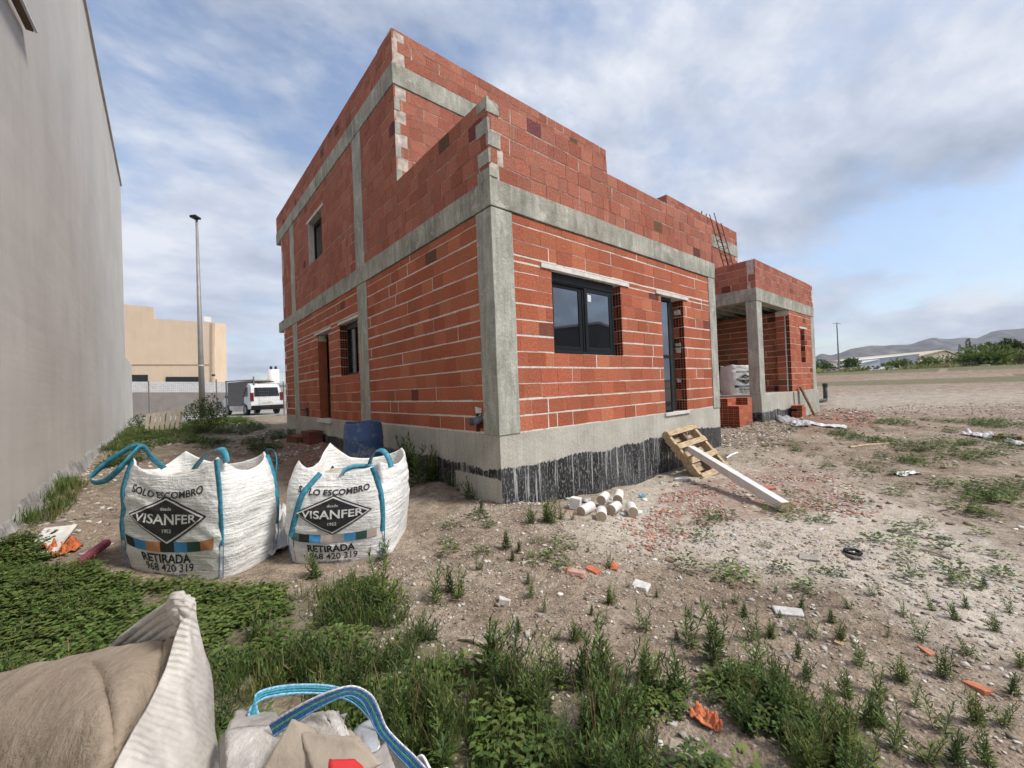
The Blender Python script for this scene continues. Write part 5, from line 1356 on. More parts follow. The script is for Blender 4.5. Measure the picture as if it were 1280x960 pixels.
webbing([(322,905,1.30),(316,888,1.30),(322,872,1.32),(345,864,1.36),(380,861,1.40),(415,863,1.42),(440,872,1.40),(455,884,1.36),(468,900,1.32)], .030, (.2,.3,.9), [LB,(.03,.22,.30),(.03,.25,.33),LB])
webbing([(340,912,1.20),(365,896,1.18),(392,880,1.17),(418,868,1.17),(440,863,1.18),(458,872,1.19),(468,890,1.20),(478,912,1.20),(495,932,1.18),(515,952,1.15),(535,975,1.10)], .040, (.35,-.5,.75), [LB,BL,BL,GR,BL,BL,WH])
def sheet(name, quad, mat, amp=.012, n=14, par=fg2, seed=0, th_=.006, fine=.004):
    A, B, C_, D_ = [W_(*p) for p in quad]; V = []; nrm = (B-A).cross(D_-A).normalized()
    for i in range(n+1):
        for j in range(n+1):
            s, t = i/n, j/n; p = A*(1-s)*(1-t)+B*s*(1-t)+C_*s*t+D_*(1-s)*t; p = p+nrm*(amp*nz(s*2, t*2, 1, seed)*.9+fine*.35*nz(s*12, t*12, 1, seed+3))
            e = .0025*nz(s*9+seed, t*9, 1, 2); V.append(tuple(p+Vector((e, e*.5, e))))
    F = [(i*(n+1)+j, (i+1)*(n+1)+j, (i+1)*(n+1)+j+1, i*(n+1)+j+1) for i in range(n) for j in range(n)]
    o = npmesh(name, V, F, mat, par, smooth=False); m_ = o.modifiers.new('s', 'SOLIDIFY'); m_.thickness = th_; return o
M_PAPER = simple('kraft_paper', (.36,.30,.235), .8, .15, 5, bs=.5, bscale=30, bd=.01); M_PAPG = simple('grey_board', (.33,.30,.27), .75, .25, 9, bs=.6, bscale=45, bd=.012)
M_FILM = simple('shiny_film_board', (.42,.39,.36), .35, .3, 14, bs=.7, bscale=50, bd=.012); M_SILV = simple('grey_film', (.34,.35,.36), .3, .25, 6, bs=.5, bscale=20, bd=.02)
sheet('box_side', [(283,915,1.22),(352,905,1.22),(360,985,1.10),(286,990,1.08)], M_FILM, seed=1)
sheet('box_side', [(278,918,1.28),(284,915,1.225),(288,985,1.09),(277,1000,1.15)], M_PAPG, .004, seed=2)
sheet('box_flap', [(284,914,1.225),(296,890,1.33),(345,893,1.32),(352,905,1.225)], M_PAPG, .010, seed=3)
sheet('paper_sheet', [(345,905,1.24),(372,882,1.28),(392,903,1.22),(352,935,1.17)], M_PAPER, .006, seed=14)
sheet('paper_sheet', [(322,975,1.08),(366,898,1.16),(392,912,1.15),(425,985,1.05)], M_PAPER, .010, seed=4)
sheet('paper_sheet', [(375,915,1.14),(440,922,1.12),(478,955,1.06),(400,990,1.03)], M_PAPER, .014, seed=5)
sheet('cardboard_piece', [(366,898,1.20),(405,890,1.20),(425,926,1.15),(392,924,1.15)], M_PAPG, .008, seed=6)
sheet('cardboard_piece', [(405,892,1.21),(424,889,1.22),(436,920,1.17),(424,926,1.15)], M_FILM, .008, seed=7)
sheet('cardboard_piece', [(424,908,1.20),(438,915,1.19),(470,950,1.12),(440,938,1.12)], M_PAPER, .008, seed=8)
sheet('film_piece', [(436,920,1.20),(465,897,1.24),(476,935,1.16),(455,948,1.12)], M_SILV, .010, seed=9)
sheet('film_piece', [(455,945,1.14),(482,930,1.18),(500,985,1.08),(460,990,1.05)], M_PAPG, .012, seed=10)
sheet('torn_scrap', [(426,893,1.21),(434,891,1.21),(431,900,1.21),(430,905,1.21)], M_FILM, .004, n=5, seed=11)
sheet('red_card', [(412,951,1.035),(444,950,1.035),(462,968,1.0),(410,975,1.0)], simple('red_card', (.55,.03,.03), .6, .1, 5, bs=0), .003, n=6, seed=12)
sheet('box_side', [(300,935,1.19),(470,935,1.19),(520,1100,1.0),(290,1100,1.0)], M_PAPG, .01, seed=15)
wl = [[(470,900,1.28),(483,918,1.25),(498,935,1.21),(520,948,1.16),(548,958,1.12),(575,975,1.08)],[(474,915,1.28),(487,935,1.25),(505,958,1.21),(528,985,1.16),(556,1010,1.12),(580,1030,1.08)],[(470,990,1.32),(487,1010,1.3),(510,1040,1.26),(535,1070,1.2),(562,1110,1.15),(590,1150,1.1)]]
V, F = surf(wl, 14, 40, lambda s, t, p: Vector((FW[0],FW[1],0))*(.012*math.sin(t*22))+Vector((0,0,.008*math.sin(t*31))))
o = npmesh('fabric', V, F, M_WOVEN, fg2, smooth=True); m_ = o.modifiers.new('s', 'SOLIDIFY'); m_.thickness = .006
webbing([(474,908,1.26),(487,928,1.23),(503,944,1.19),(524,960,1.14),(550,975,1.10)], .010, (.3,-.4,.8), [BL], name='stitched_seam')
wl2 = [[(276,905,1.36),(300,880,1.42),(350,872,1.46),(420,870,1.46),(470,885,1.40),(475,905,1.30)],[(278,930,1.36),(302,905,1.42),(352,897,1.46),(420,895,1.46),(468,910,1.40),(474,930,1.30)],[(280,1010,1.36),(305,985,1.42),(352,980,1.46),(420,978,1.46),(468,990,1.40),(474,1010,1.30)]]

# ------------------------------------------------------------------ vegetation
M_LEAF = vmat('weed_leaf', .6, .35, 14, 0, trans=.25, spec=.25)
def leafcol(k=0):
    b = [(.10,.155,.04),(.135,.185,.05),(.075,.125,.035),(.18,.20,.065)][k]
    f = rs.uniform(.7, 1.3); return (b[0]*f*rs.uniform(.85,1.2), b[1]*f, b[2]*f*rs.uniform(.8,1.2))
def quadleaf(V, F, C, p, d, n, L_, w, c, bend=.15):
    """pointed leaf, folded from two quads"""
    d = d/np.linalg.norm(d); s = np.cross(d, n); s /= (np.linalg.norm(s)+1e-9); k = len(V)
    mid = p+d*L_*.5+n*L_*bend*.35; tip = p+d*L_-n*L_*bend*.4
    V += [p, mid+s*w/2, tip, mid-s*w/2]; F.append((k, k+1, k+2, k+3)); C.append(c)
def stemtube(V, F, C, pts, r, c):
    for i in range(len(pts)-1):
        a, b = pts[i], pts[i+1]; k = len(V)
        V += [a+(r,0,0), a+(-r*.5,r*.87,0), a+(-r*.5,-r*.87,0), b+(r*.7,0,0), b+(-r*.35,r*.6,0), b+(-r*.35,-r*.6,0)]
        for j in range(3): F.append((k+j, k+(j+1)%3, k+3+(j+1)%3, k+3+j)); C.append(c)
def conyza(h, stems, dens=1., k=0, bushy=1.):
    V, F, C = [], [], []
    for s in range(stems):
        a = rs.uniform(0, 6.28); hh = h*rs.uniform(.55, 1.05); ln = rs.uniform(.05, .6); base = np.array([rs.uniform(-.02,.02)*stems**.5, rs.uniform(-.02,.02)*stems**.5, -.01])
        lean = np.array([math.cos(a)*ln, math.sin(a)*ln, 0]); pts = [base+lean*hh*(t**1.5)+np.array([0,0,hh*t]) for t in np.linspace(0, 1, 6)]
        stemtube(V, F, C, pts, .0025, (.10,.13,.05))
        n = int(hh/.0085*dens); ph = rs.uniform(0, 6.28)
        for i in range(n):
            t = (i+.5)/n; q = t*5; j = min(int(q), 4); p = pts[j]*(1-(q-j))+pts[j+1]*(q-j); ph += 2.4
            el = .35+.75*t+rs.uniform(-.2,.2); d = np.array([math.cos(ph)*math.cos(el), math.sin(ph)*math.cos(el), math.sin(el)])
            L_ = (.052*(1-.55*t)+.012)*rs.uniform(.7,1.2)*bushy*min(1.2, (h/.3)**.5)
            quadleaf(V, F, C, p, d, np.array([0,0,1.])-d*d[2], L_, L_*.20, leafcol(k))
    if rs.rand() < .5:
        for s in range(2):
            a = rs.uniform(0, 6.28); q = np.array([math.cos(a)*.05, math.sin(a)*.05, 0]); stemtube(V, F, C, [q*.2, q+np.array([0,0,h*.5]), q*1.8+np.array([0,0,h*rs.uniform(.7,1.1)])], .0018, (.30,.22,.12))
    return np.array(V), np.array(F), np.array(C)
def rosette(r, n, k=1, wide=.55, lift=.5, hmax=.10):
    V, F, C = [], [], []
    for i in range(n):
        a = rs.uniform(0, 6.28); rr_ = r*rs.uniform(0, 1)**.6; z = hmax*rs.uniform(.1, 1)*(1-.5*rr_/r); p = np.array([math.cos(a)*rr_*.6, math.sin(a)*rr_*.6, z])
        b = a+rs.uniform(-.9,.9); el = rs.uniform(-.1, lift); d = np.array([math.cos(b)*math.cos(el), math.sin(b)*math.cos(el), math.sin(el)]); L_ = rs.uniform(.022, .045)
        quadleaf(V, F, C, p, d, np.array([0,0,1.]), L_, L_*wide, leafcol(k), .3)
    return np.array(V), np.array(F), np.array(C)
def tuft(h, n, k=3):
    V, F, C = [], [], []
    for i in range(n):
        a = rs.uniform(0, 6.28); el = rs.uniform(.7, 1.45); d = np.array([math.cos(a)*math.cos(el), math.sin(a)*math.cos(el), math.sin(el)]); L_ = h*rs.uniform(.5, 1.1)
        quadleaf(V, F, C, np.array([rs.uniform(-.03,.03), rs.uniform(-.03,.03), 0]), d, np.array([math.cos(a), math.sin(a), 0]), L_, .006, leafcol(k), .3)
    return np.array(V), np.array(F), np.array(C)
CZ = [conyza(.34, s, 1., k % 3) for k, s in enumerate((1, 2, 3, 3, 4, 5))]
CZs = [conyza(.16, s, 1.1, k % 3) for k, s in enumerate((2, 3, 4, 5))]
RO = [rosette(.13, 46, k % 3, .5) for k in range(4)]; ROw = [rosette(.15, 44, k % 2, .75, .35, .09) for k in range(4)]
TU = [tuft(.16, 26, (k % 2)*3) for k in range(3)]
def scatter(name, label, cat, items):
    """items: list of (proto, x, y, scale)"""
    Vs, Fs, Cs = [], [], []; b = 0
    for (pr, x, y, s) in items:
        a = rs.uniform(0, 6.28); c, s_ = math.cos(a), math.sin(a); V = pr[0]; tl = rs.uniform(-.12,.12)
        R_ = np.c_[V[:,0]*c-V[:,1]*s_, V[:,0]*s_+V[:,1]*c, V[:,2]*rs.uniform(.85,1.15)]*s; R_[:,0] += R_[:,2]*tl
        R_ += (x, y, thn(x, y)); Vs.append(R_); Fs.append(pr[1]+b); b += len(V); Cs.append(pr[2]*rs.uniform(.75,1.2))
    o = npmesh(name, np.concatenate(Vs), np.concatenate(Fs), M_LEAF, None, np.concatenate(Cs)); stuff(o, label, cat); return o
def fill(poly, n, bbox, p_noise=None, thr=0.):
    out = []; tries = 0
    while len(out) < n and tries < 60:
        tries += 1; x = rs.uniform(bbox[0], bbox[1], 2000); y = rs.uniform(bbox[2], bbox[3], 2000)
        P = np.c_[x, y, np.full(2000, -.95)]; ok = ((P-CAM)@FW) > .4; u, v = projn(P); ok &= inpoly(u, v, poly)
        for i in np.where(ok)[0]:
            if p_noise and nz(x[i], y[i], p_noise, 3) < thr: continue
            out.append((x[i], y[i]))
            if len(out) >= n: break
    return out
def pick(l): return l[rs.randint(len(l))]
cover = []
P_L = [(-60,715),(40,705),(140,728),(240,735),(345,740),(352,770),(330,830),(250,850),(150,860),(-60,900)]
cover += [(pick(ROw), x, y, rs.uniform(.5,1.3)) for x, y in fill(P_L, 900, (-5,-1.5,-2.5,2.2), 2.1, -.30)]
cover += [(pick(CZs), x, y, rs.uniform(.5,1.1)) for x, y in fill(P_L, 70, (-5,-1.5,-2.5,2.2), 2.1, .0)]
P_C = [(345,745),(400,742),(470,725),(512,775),(560,835),(600,850),(700,850),(800,915),(860,985),(250,985),(255,830),(300,790)]
cover += [(pick(RO), x, y, rs.uniform(.7,1.3)) for x, y in fill(P_C, 190, (-3.5,-.5,-4,.5), 2.4, .12)]
cover += [(pick(TU), x, y, rs.uniform(.6,1.3)) for x, y in fill(P_C, 120, (-3.5,-.5,-4,.5), 2.2, .02)]
P_R = [(860,880),(900,850),(960,845),(1040,870),(1090,930),(1110,985),(850,985)]
cover += [(pick(RO), x, y, rs.uniform(.6,1.1)) for x, y in fill(P_R, 70, (-2,1,-4.5,-2), 2.8, .05)]
cover += [(pick(RO), x, y, rs.uniform(.5,1.)) for x, y in fill([(760,885),(800,862),(850,870),(845,892),(790,898)], 26, (-2,1,-4,-1.5))]
cover += [(pick(ROw), x, y, rs.uniform(1.2,2.4)) for x, y in fill([(120,572),(160,552),(235,545),(240,520),(352,514),(356,528),(300,545),(240,560),(200,575),(150,600)], 260, (-4.2,0,3,22), .5, -.25)]
cover += [(pick(TU), x, y, rs.uniform(1.,2.)) for x, y in fill([(120,572),(160,552),(235,545),(240,520),(352,514),(356,528),(300,545),(240,560),(200,575),(150,610)], 260, (-4.2,0,3,22), .5, -.2)]
cover += [(pick(TU), x, y, rs.uniform(.8,1.5)) for x, y in fill([(0,650),(60,620),(110,640),(60,690),(0,700)], 60, (-4.2,-3,1,5))]
cover += [(pick(RO), x, y, rs.uniform(1.,2.4)) for x, y in fill([(160,545),(225,530),(350,522),(356,545),(360,556),(345,600),(300,565),(180,600),(120,620)], 420, (-4,0,1.5,20), .9, .05)]
P_FAR = [(1080,530),(1290,522),(1290,640),(1200,640),(1110,600),(1020,560),(1060,535)]
cover += [(pick(RO), x, y, rs.uniform(.8,1.6)) for x, y in fill(P_FAR, 260, (2,30,-5,2), .6, .02)]
cover += [(pick(RO), x, y, rs.uniform(.6,1.3)) for x, y in fill([(900,535),(1100,535),(1290,640),(1290,980),(900,800),(820,700),(700,720),(560,720),(520,640),(620,660),(760,700),(860,640),(1000,610)], 150, (-2,20,-5,2), .8, .0)]
scatter('ground_cover', 'low broad leaved green weeds carpeting the soil', 'ground cover', cover)
tall = []
tall += [(pick(CZ), x, y, rs.uniform(.35,1.05)) for x, y in fill([(470,850),(560,850),(640,840),(720,870),(800,915),(850,985),(300,985),(380,890)], 120, (-3.2,-.5,-4,0), 3.1, .06)]
tall += [(pick(CZs), x, y, rs.uniform(.8,1.3)) for x, y in fill([(270,770),(340,765),(430,760),(500,740),(545,800),(470,860),(300,850)], 110, (-3.2,-1,-3,.5), 2.8, .08)]
tall += [(pick(CZ), x, y, rs.uniform(.4,.75)) for x, y in fill([(850,890),(960,860),(1060,900),(1100,985),(840,985)], 50, (-2,1,-4.5,-2), 2.5, -.08)]
tall += [(pick(CZ), x, y, rs.uniform(.5,.8)) for x, y in fill([(-60,860),(150,860),(260,850),(300,985),(-60,985)], 40, (-5,-2,-3,.5), 2., .0)]
scatter('weeds', 'dense feathery green weeds filling the foreground', 'weeds', tall)

# individual weeds
def weedmesh(V, F, C):
    me = bpy.data.meshes.new('weed'); F = np.asarray(F, np.int32)
    me.vertices.add(len(V)); me.vertices.foreach_set('co', np.asarray(V, np.float32).ravel()); me.loops.add(F.size); me.loops.foreach_set('vertex_index', F.ravel())
    me.polygons.add(len(F)); me.polygons.foreach_set('loop_start', np.arange(0, F.size, 4, dtype=np.int32)); me.update(calc_edges=True)
    at = me.attributes.new('Col', 'FLOAT_COLOR', 'FACE'); at.data.foreach_set('color', np.c_[C, np.ones(len(C))].astype(np.float32).ravel()); me.materials.append(M_LEAF); return me
WM = [weedmesh(*conyza(.30, s, 1.1, k % 3, 1.15)) for k, s in enumerate((3, 4, 5, 7, 9))]
wl_ = [(545,752,34),(575,748,32),(560,742,30),(395,722,26),(437,735,20),(480,700,26),(480,765,60),(634,686,22),(650,690,14),(686,652,26),(664,745,18),(660,728,12),(600,712,14),(762,708,16),(740,770,12),
 (755,782,18),(697,800,14),(648,790,18),(720,800,22),(765,755,20),(805,790,26),(680,762,16),(716,650,10),(759,850,60),(815,850,40),(865,808,42),(895,800,44),(898,835,50),(850,870,50),(960,795,18),(940,800,30),(700,855,50),(735,860,55),(610,845,60),
 (905,762,14),(1003,760,14),(920,755,12),(975,770,10),(845,800,12),(990,790,14),(1016,795,18),(1040,780,16),(1000,822,22),(968,850,22),(1048,800,20),(1075,830,28),(1100,868,30),(1098,905,28),(1060,870,26),(1128,850,24),(1150,800,22),(1165,762,18),(1130,770,16),
 (1180,845,30),(1225,905,34),(1175,910,36),(1255,905,30),(1270,870,26),(1195,775,18),(1245,790,18),(1140,720,12),(1190,725,14),(1205,760,16),(1090,745,12),(1060,760,14),(1230,735,14),(1262,765,16),(1010,850,22),(1040,885,26),(930,870,36),
 (1145,880,20),(1208,820,20),(1110,795,12),(970,740,9),(930,770,16),(945,840,40),(1275,835,22),(860,770,10),(1085,905,40),(1040,940,50),(1120,935,45),(1160,955,40),(1200,960,40),(1235,955,36),(540,600,34),(520,605,48),(512,590,40),(575,612,20),(588,625,22),(603,640,16),(560,608,14),(530,585,44),
 (640,700,12),(610,660,9),(665,655,18),(690,655,22),(702,648,18),(735,690,8),(820,745,9),(785,735,8)]
for k, (u, v, h) in enumerate(wl_):
    p = G(u, min(v, 955)); d = float((p-CAM)@FW); s = (h*1.25*d/FP)/.30
    o = bpy.data.objects.new('weed', WM[k % 5] if h > 16 else WM[k % 3]); col.objects.link(o)
    w_ = rnd.uniform(1.0, 1.35); o.location = p; o.scale = (s*w_, s*w_, s); o.rotation_euler = (0, 0, rnd.uniform(0, 6.28))
    near_house = u in (540, 520, 512, 530, 575, 588, 603, 560)
    tag(o, 'bushy green weed growing against the grey plinth behind the bags' if near_house else 'feathery green weed growing on its own in the bare gravelly soil', 'weed', 'weeds along the side plinth' if near_house else 'single weeds dotted over the bare soil')

# bush by the fence
def leafball(name, label, cat, loc, R_, H_, n, size, k=2, group=None, trunk=None, lobes=7, elong=.45):
    t = thing(name, label, cat, loc, 0, group); V, F, C = [], [], []
    cs = [(np.array([rs.uniform(-.55,.55)*R_, rs.uniform(-.55,.55)*R_, H_*rs.uniform(.3,.8)]), rs.uniform(.3,.55)) for _ in range(lobes)]
    for i in range(n):
        c, r_ = cs[rs.randint(lobes)]; d = rs.normal(size=3); d /= np.linalg.norm(d); rad_ = r_*rs.uniform(.55,1.05)**.5
        p = c+d*np.array([R_, R_, H_*.75])*rad_; p[2] = max(p[2], .02)
        dd = d+rs.normal(size=3)*.5; dd[2] += .3; L_ = size*rs.uniform(.6,1.3); quadleaf(V, F, C, p, dd, rs.normal(size=3), L_, L_*elong, leafcol(k), .2)
    npmesh('crown', V, F, M_LEAF, t, C)
    mb = MB()
    if trunk: mb.tube([(0,0,-.3),(0.02*R_,0,H_*.3),(0,.03*R_,H_*.6)], [trunk, trunk*.7, trunk*.3], 7)
    for q in range(6): a = rs.uniform(0, 6.28); r0 = (trunk or .012*R_)*.6; mb.tube([(0,0,0 if not trunk else H_*.25),(math.cos(a)*R_*.3,math.sin(a)*R_*.3,H_*.5),(math.cos(a)*R_*.5,math.sin(a)*R_*.5,H_*.75)], [r0, r0*.6, r0*.2], 5)
    mb.build('trunk', M_WOODDK, t); return t
p = G(258, 540); leafball('bush', 'dark green leafy bush in front of the lamp post and block wall', 'bush', tuple(p), .72, 1.15, 2600, .075, 2, elong=.35)
p = G(178, 538); leafball('bush', 'low dark bush against the end of the grey wall behind the pallet', 'bush', tuple(p), .45, .6, 500, .08, 2, elong=.35)
# far trees
def ftree(u, d, w, h, label, k=2, name='broadleaf_tree', n=700, loc_dz=0, lobes=8):
    p = at_ground(u, d); R_ = w*d/FP/2; H_ = h*d/FP
    return leafball(name, label, 'tree', tuple(p), R_*1.1, H_*1.1, n, R_*.26, k, trunk=R_*.10, lobes=lobes)
ftree(1028, 125, 26, 14, 'green bushy tree at the left edge of the far background, beside the porch', 2)
ftree(1063, 130, 26, 17, 'dark round tree behind the far car park, left of the white factory', 2)
ftree(1123, 118, 26, 13, 'light green bushy tree before the middle of the white factory', 1)
ftree(1112, 122, 16, 11, 'small green tree just left of the light green one before the factory', 0)
ftree(1162, 115, 24, 13, 'light green tree before the left part of the beige hall', 1)
ftree(1196, 115, 28, 14, 'yellow green shrubby tree before the right part of the beige hall', 3)
ftree(1228, 105, 46, 21, 'broad bright green tree beside the concrete hut', 1, n=1400, lobes=12)
ftree(1212, 110, 24, 18, 'green tree left of the broad bright one', 0, n=600)
ftree(1278, 105, 26, 18, 'yellow green tree at the right edge of the picture', 3)
ftree(1250, 125, 34, 26, 'dark green tree behind the broad bright one', 2)
ftree(1144, 125, 18, 8, 'small olive green shrub before the white factory, right of the light green tree', 3, n=350)
def conifer(u, d, w, h, label, sparse=1., nm='cypress_tree'):
    p = at_ground(u, d); t = thing(nm, label, 'tree', tuple(p)); R_ = w*d/FP/2; H_ = h*d/FP; V, F, C = [], [], []
    for i in range(int(700*sparse)):
        z = rs.uniform(.06, 1); r_ = R_*(1-z)**.7*rs.uniform(.4,1.05)*(1+.35*math.sin(z*38)*(nm == 'pine_tree')); a = rs.uniform(0, 6.28); q = np.array([math.cos(a)*r_, math.sin(a)*r_, z*H_])
        dd = np.array([math.cos(a), math.sin(a), .5 if nm != 'pine_tree' else .1]); quadleaf(V, F, C, q, dd, rs.normal(size=3), R_*.35, R_*.14, tuple(x*.6 for x in leafcol(2)), .2)
    npmesh('crown', V, F, M_LEAF, t, C); mb = MB(); mb.tube([(0,0,-.3),(0,0,H_*.9)], [R_*.1, R_*.02], 6); mb.build('trunk', M_WOODDK, t)
conifer(1201, 135, 6, 31, 'slim dark cypress, leftmost of the dark trees on the skyline')
conifer(1212, 135, 10, 38, 'tallest dark pine on the skyline right of the beige hall', 1., 'pine_tree')
conifer(1220, 138, 7, 30, 'slim dark cypress right of the tallest pine')
conifer(1234, 138, 8, 29, 'small dark conifer between the pines and the umbrella shaped tree')
conifer(1241, 139, 6, 27, 'narrow dark conifer close to the umbrella shaped tree')
p = at_ground(1262, 125); t = thing('umbrella_pine', 'dark umbrella shaped pine rising highest near the right edge', 'tree', tuple(p)); R_ = 27*125/FP/2; H_ = 36*125/FP; V, F, C = [], [], []
for i in range(1500):
    a = rs.uniform(0, 6.28); r_ = R_*rs.uniform(0, 1)**.5; z = H_*(.62+.36*rs.uniform(0,1)*(1-(r_/R_)**2*.7)+.03*math.sin(a*5)); quadleaf(V, F, C, np.array([math.cos(a)*r_, math.sin(a)*r_, z]), rs.normal(size=3)+(0,0,.4), rs.normal(size=3), R_*.2, R_*.1, tuple(x*.55 for x in leafcol(2)), .2)
npmesh('crown', V, F, M_LEAF, t, C); mb = MB(); mb.tube([(0,0,-.3),(.2,0,H_*.7)], [R_*.08, R_*.05], 6)
for q in range(5): a = q*1.3; mb.tube([(.1,0,H_*.45),(math.cos(a)*R_*.5,math.sin(a)*R_*.5,H_*.72)], [R_*.04, R_*.02], 5)
mb.build('trunk', M_WOODDK, t)
# far scrub band and grass on the bank
V, F, C = [], [], []
for i in range(5200):
    u = rs.uniform(1015, 1300); d = rs.uniform(80, 135); p = at_ground(u, d); h = rs.uniform(.25, 1.0)*(1.6 if nz(u, d, .05) > .2 else .7)
    dd = np.array([rs.normal()*.3, rs.normal()*.3, 1.]); c = leafcol(3) if rs.rand() < .6 else tuple(x*rs.uniform(.7,1.2) for x in (.20,.16,.08))
    quadleaf(V, F, C, p, dd, np.array([0,1,0.]), h, h*.7, c, .2)
stuff(npmesh('dry_grass', V, F, M_LEAF, None, C), 'dry grass and low scrub along the far bank of the field', 'grass')

# ------------------------------------------------------------------ stones, grit and brick rubble
M_STONE = vmat('stone', .95, .25, 30, .4, bscale=90)
def rocks(name, label, cat, items, kind='stuff'):
    """items: x, y, size, colour, flat"""
    base = np.array([(-1,-1,-.6),(1,-1,-.6),(1,1,-.6),(-1,1,-.6),(-.8,-.8,.6),(.8,-.8,.6),(.8,.8,.6),(-.8,.8,.6)])*.5
    fq = np.array([(0,3,2,1),(4,5,6,7),(0,1,5,4),(1,2,6,5),(2,3,7,6),(3,0,4,7)]); n = len(items); V = np.zeros((n*8, 3)); F = np.zeros((n*6, 4), int); C = np.zeros((n*6, 3))
    for i, (x, y, s, c, fl) in enumerate(items):
        b = base+rs.uniform(-.22,.22,(8,3)); b = b*np.array([rs.uniform(.8,1.5), rs.uniform(.7,1.1), fl])*s
        a, e = rs.uniform(0, 6.28), rs.uniform(-.5,.5); ca, sa = math.cos(a), math.sin(a); b = np.c_[b[:,0]*ca-b[:,1]*sa, b[:,0]*sa+b[:,1]*ca, b[:,2]+b[:,0]*math.sin(e)*.6]
        V[i*8:i*8+8] = b+(x, y, thn(x, y)+s*fl*.18); F[i*6:i*6+6] = fq+i*8; C[i*6:i*6+6] = np.array(c)*rs.uniform(.85,1.15)
    return stuff(npmesh(name, V, F, M_STONE, None, C), label, cat)
def stonecol():
    r = rs.rand(); k = rs.uniform(.7, 1.2)
    c = (.30,.25,.20) if r < .5 else (.42,.38,.33) if r < .85 else (.58,.55,.50)
    return tuple(k*x for x in c)
near = [(470,700),(600,630),(760,660),(900,640),(1290,700),(1290,980),(520,980),(400,800),(360,720)]
it = [(x, y, rs.uniform(.006,.017), stonecol(), rs.uniform(.6,1)) for x, y in fill(near, 7500, (-3,9,-4.6,2))]
it += [(x, y, rs.uniform(.015,.036), stonecol(), rs.uniform(.5,.9)) for x, y in fill(near, 650, (-3,9,-4.6,2))]
it += [(x, y, rs.uniform(.02,.06), stonecol(), rs.uniform(.5,.9)) for x, y in fill([(860,520),(1290,500),(1290,700),(900,640),(760,650)], 1700, (2,24,-4.6,1.2))]
it += [(x, y, rs.uniform(.02,.06), stonecol(), rs.uniform(.5,.9)) for x, y in fill([(900,530),(940,530),(1000,545),(960,570),(900,565)], 700, (5,14,-3,1))]
it += [(x, y, rs.uniform(.012,.045), stonecol(), rs.uniform(.5,.9)) for x, y in fill([(0,660),(110,600),(160,545),(200,560),(150,620),(140,700),(0,720)], 900, (-4.4,-2.5,0,14))]
it += [(x, y, rs.uniform(.02,.07), stonecol(), rs.uniform(.5,.9)) for x, y in fill([(120,620),(160,545),(225,530),(350,522),(356,545),(430,560),(350,600),(200,600)], 900, (-4.2,0,1.5,20))]
rocks('gravel', 'grit and small stones scattered over the soil', 'gravel', it)
def redcol():
    r = rs.rand(); k = rs.uniform(.75, 1.2)
    c = (.40,.175,.12) if r < .4 else (.36,.23,.185) if r < .65 else (.46,.42,.38)
    return tuple(k*x for x in c)
it = []
for poly, n, bb, s0, s1 in (([(800,650),(830,610),(900,598),(905,640),(870,665),(830,690),(800,690)], 1100, (0,8,-3,0), .010, .034),
    ([(905,600),(960,575),(1040,590),(1110,625),(1080,645),(1000,630),(940,625)], 1000, (1,10,-4,0), .010, .036), ([(985,520),(1060,512),(1100,522),(1080,535),(1000,533)], 500, (9,24,-4,1), .03, .09),
    ([(360,560),(400,552),(460,560),(475,585),(400,600),(350,590)], 900, (-3,1,2,9), .02, .065), ([(770,660),(840,665),(830,700),(790,690)], 200, (0,5,-3,0), .010, .028),
    ([(596,590),(625,590),(635,640),(615,630)], 180, (-1,1,-1,1.5), .01, .03), ([(700,712),(760,700),(765,720),(710,725)], 16, (-1,3,-3,0), .015, .04), ([(640,620),(720,628),(800,635),(790,660),(660,645)], 260, (-.5,3,-2,0), .01, .03)):
    it += [(x, y, rs.uniform(s0, s1), redcol(), rs.uniform(.35,.8)) for x, y in fill(poly, n, bb, 2.2, -.02)]
rocks('brick_rubble', 'broken red brick and mortar crumbs lying around the house', 'rubble', it)
it = [(x, y, rs.uniform(.008,.03), tuple(rs.uniform(.8,1.1)*c for c in (.52,.50,.47)), rs.uniform(.4,.9)) for x, y in fill([(615,625),(640,618),(690,630),(660,645),(620,640)], 220, (-.5,2,-1.5,.5))]
it += [(x, y, rs.uniform(.01,.04), tuple(rs.uniform(.7,1.1)*c for c in (.52,.50,.47)), rs.uniform(.3,.7)) for x, y in fill([(700,650),(800,600),(1000,575),(1150,640),(1280,690),(1280,800),(1080,735),(860,690)], 500, (-.5,9,-4.5,.5))]
it += [(x, y, rs.uniform(.03,.085), tuple(rs.uniform(.8,1.05)*c for c in (.62,.60,.56)), rs.uniform(.5,.9)) for x, y in fill([(700,622),(760,618),(812,620),(815,640),(760,650),(715,645)], 34, (-.5,4,-2,0))]
it += [(x, y, rs.uniform(.015,.05), tuple(rs.uniform(.8,1.1)*c for c in ((.50,.46,.42) if rs.rand() < .55 else (.42,.24,.18))), rs.uniform(.4,.9)) for x, y in fill([(540,575),(600,588),(632,638),(600,645),(560,612)], 420, (-2,1,-1,3))]
rocks('mortar_crumbs', 'pale crumbs of dried mortar on the ground below the plinth', 'rubble', it)
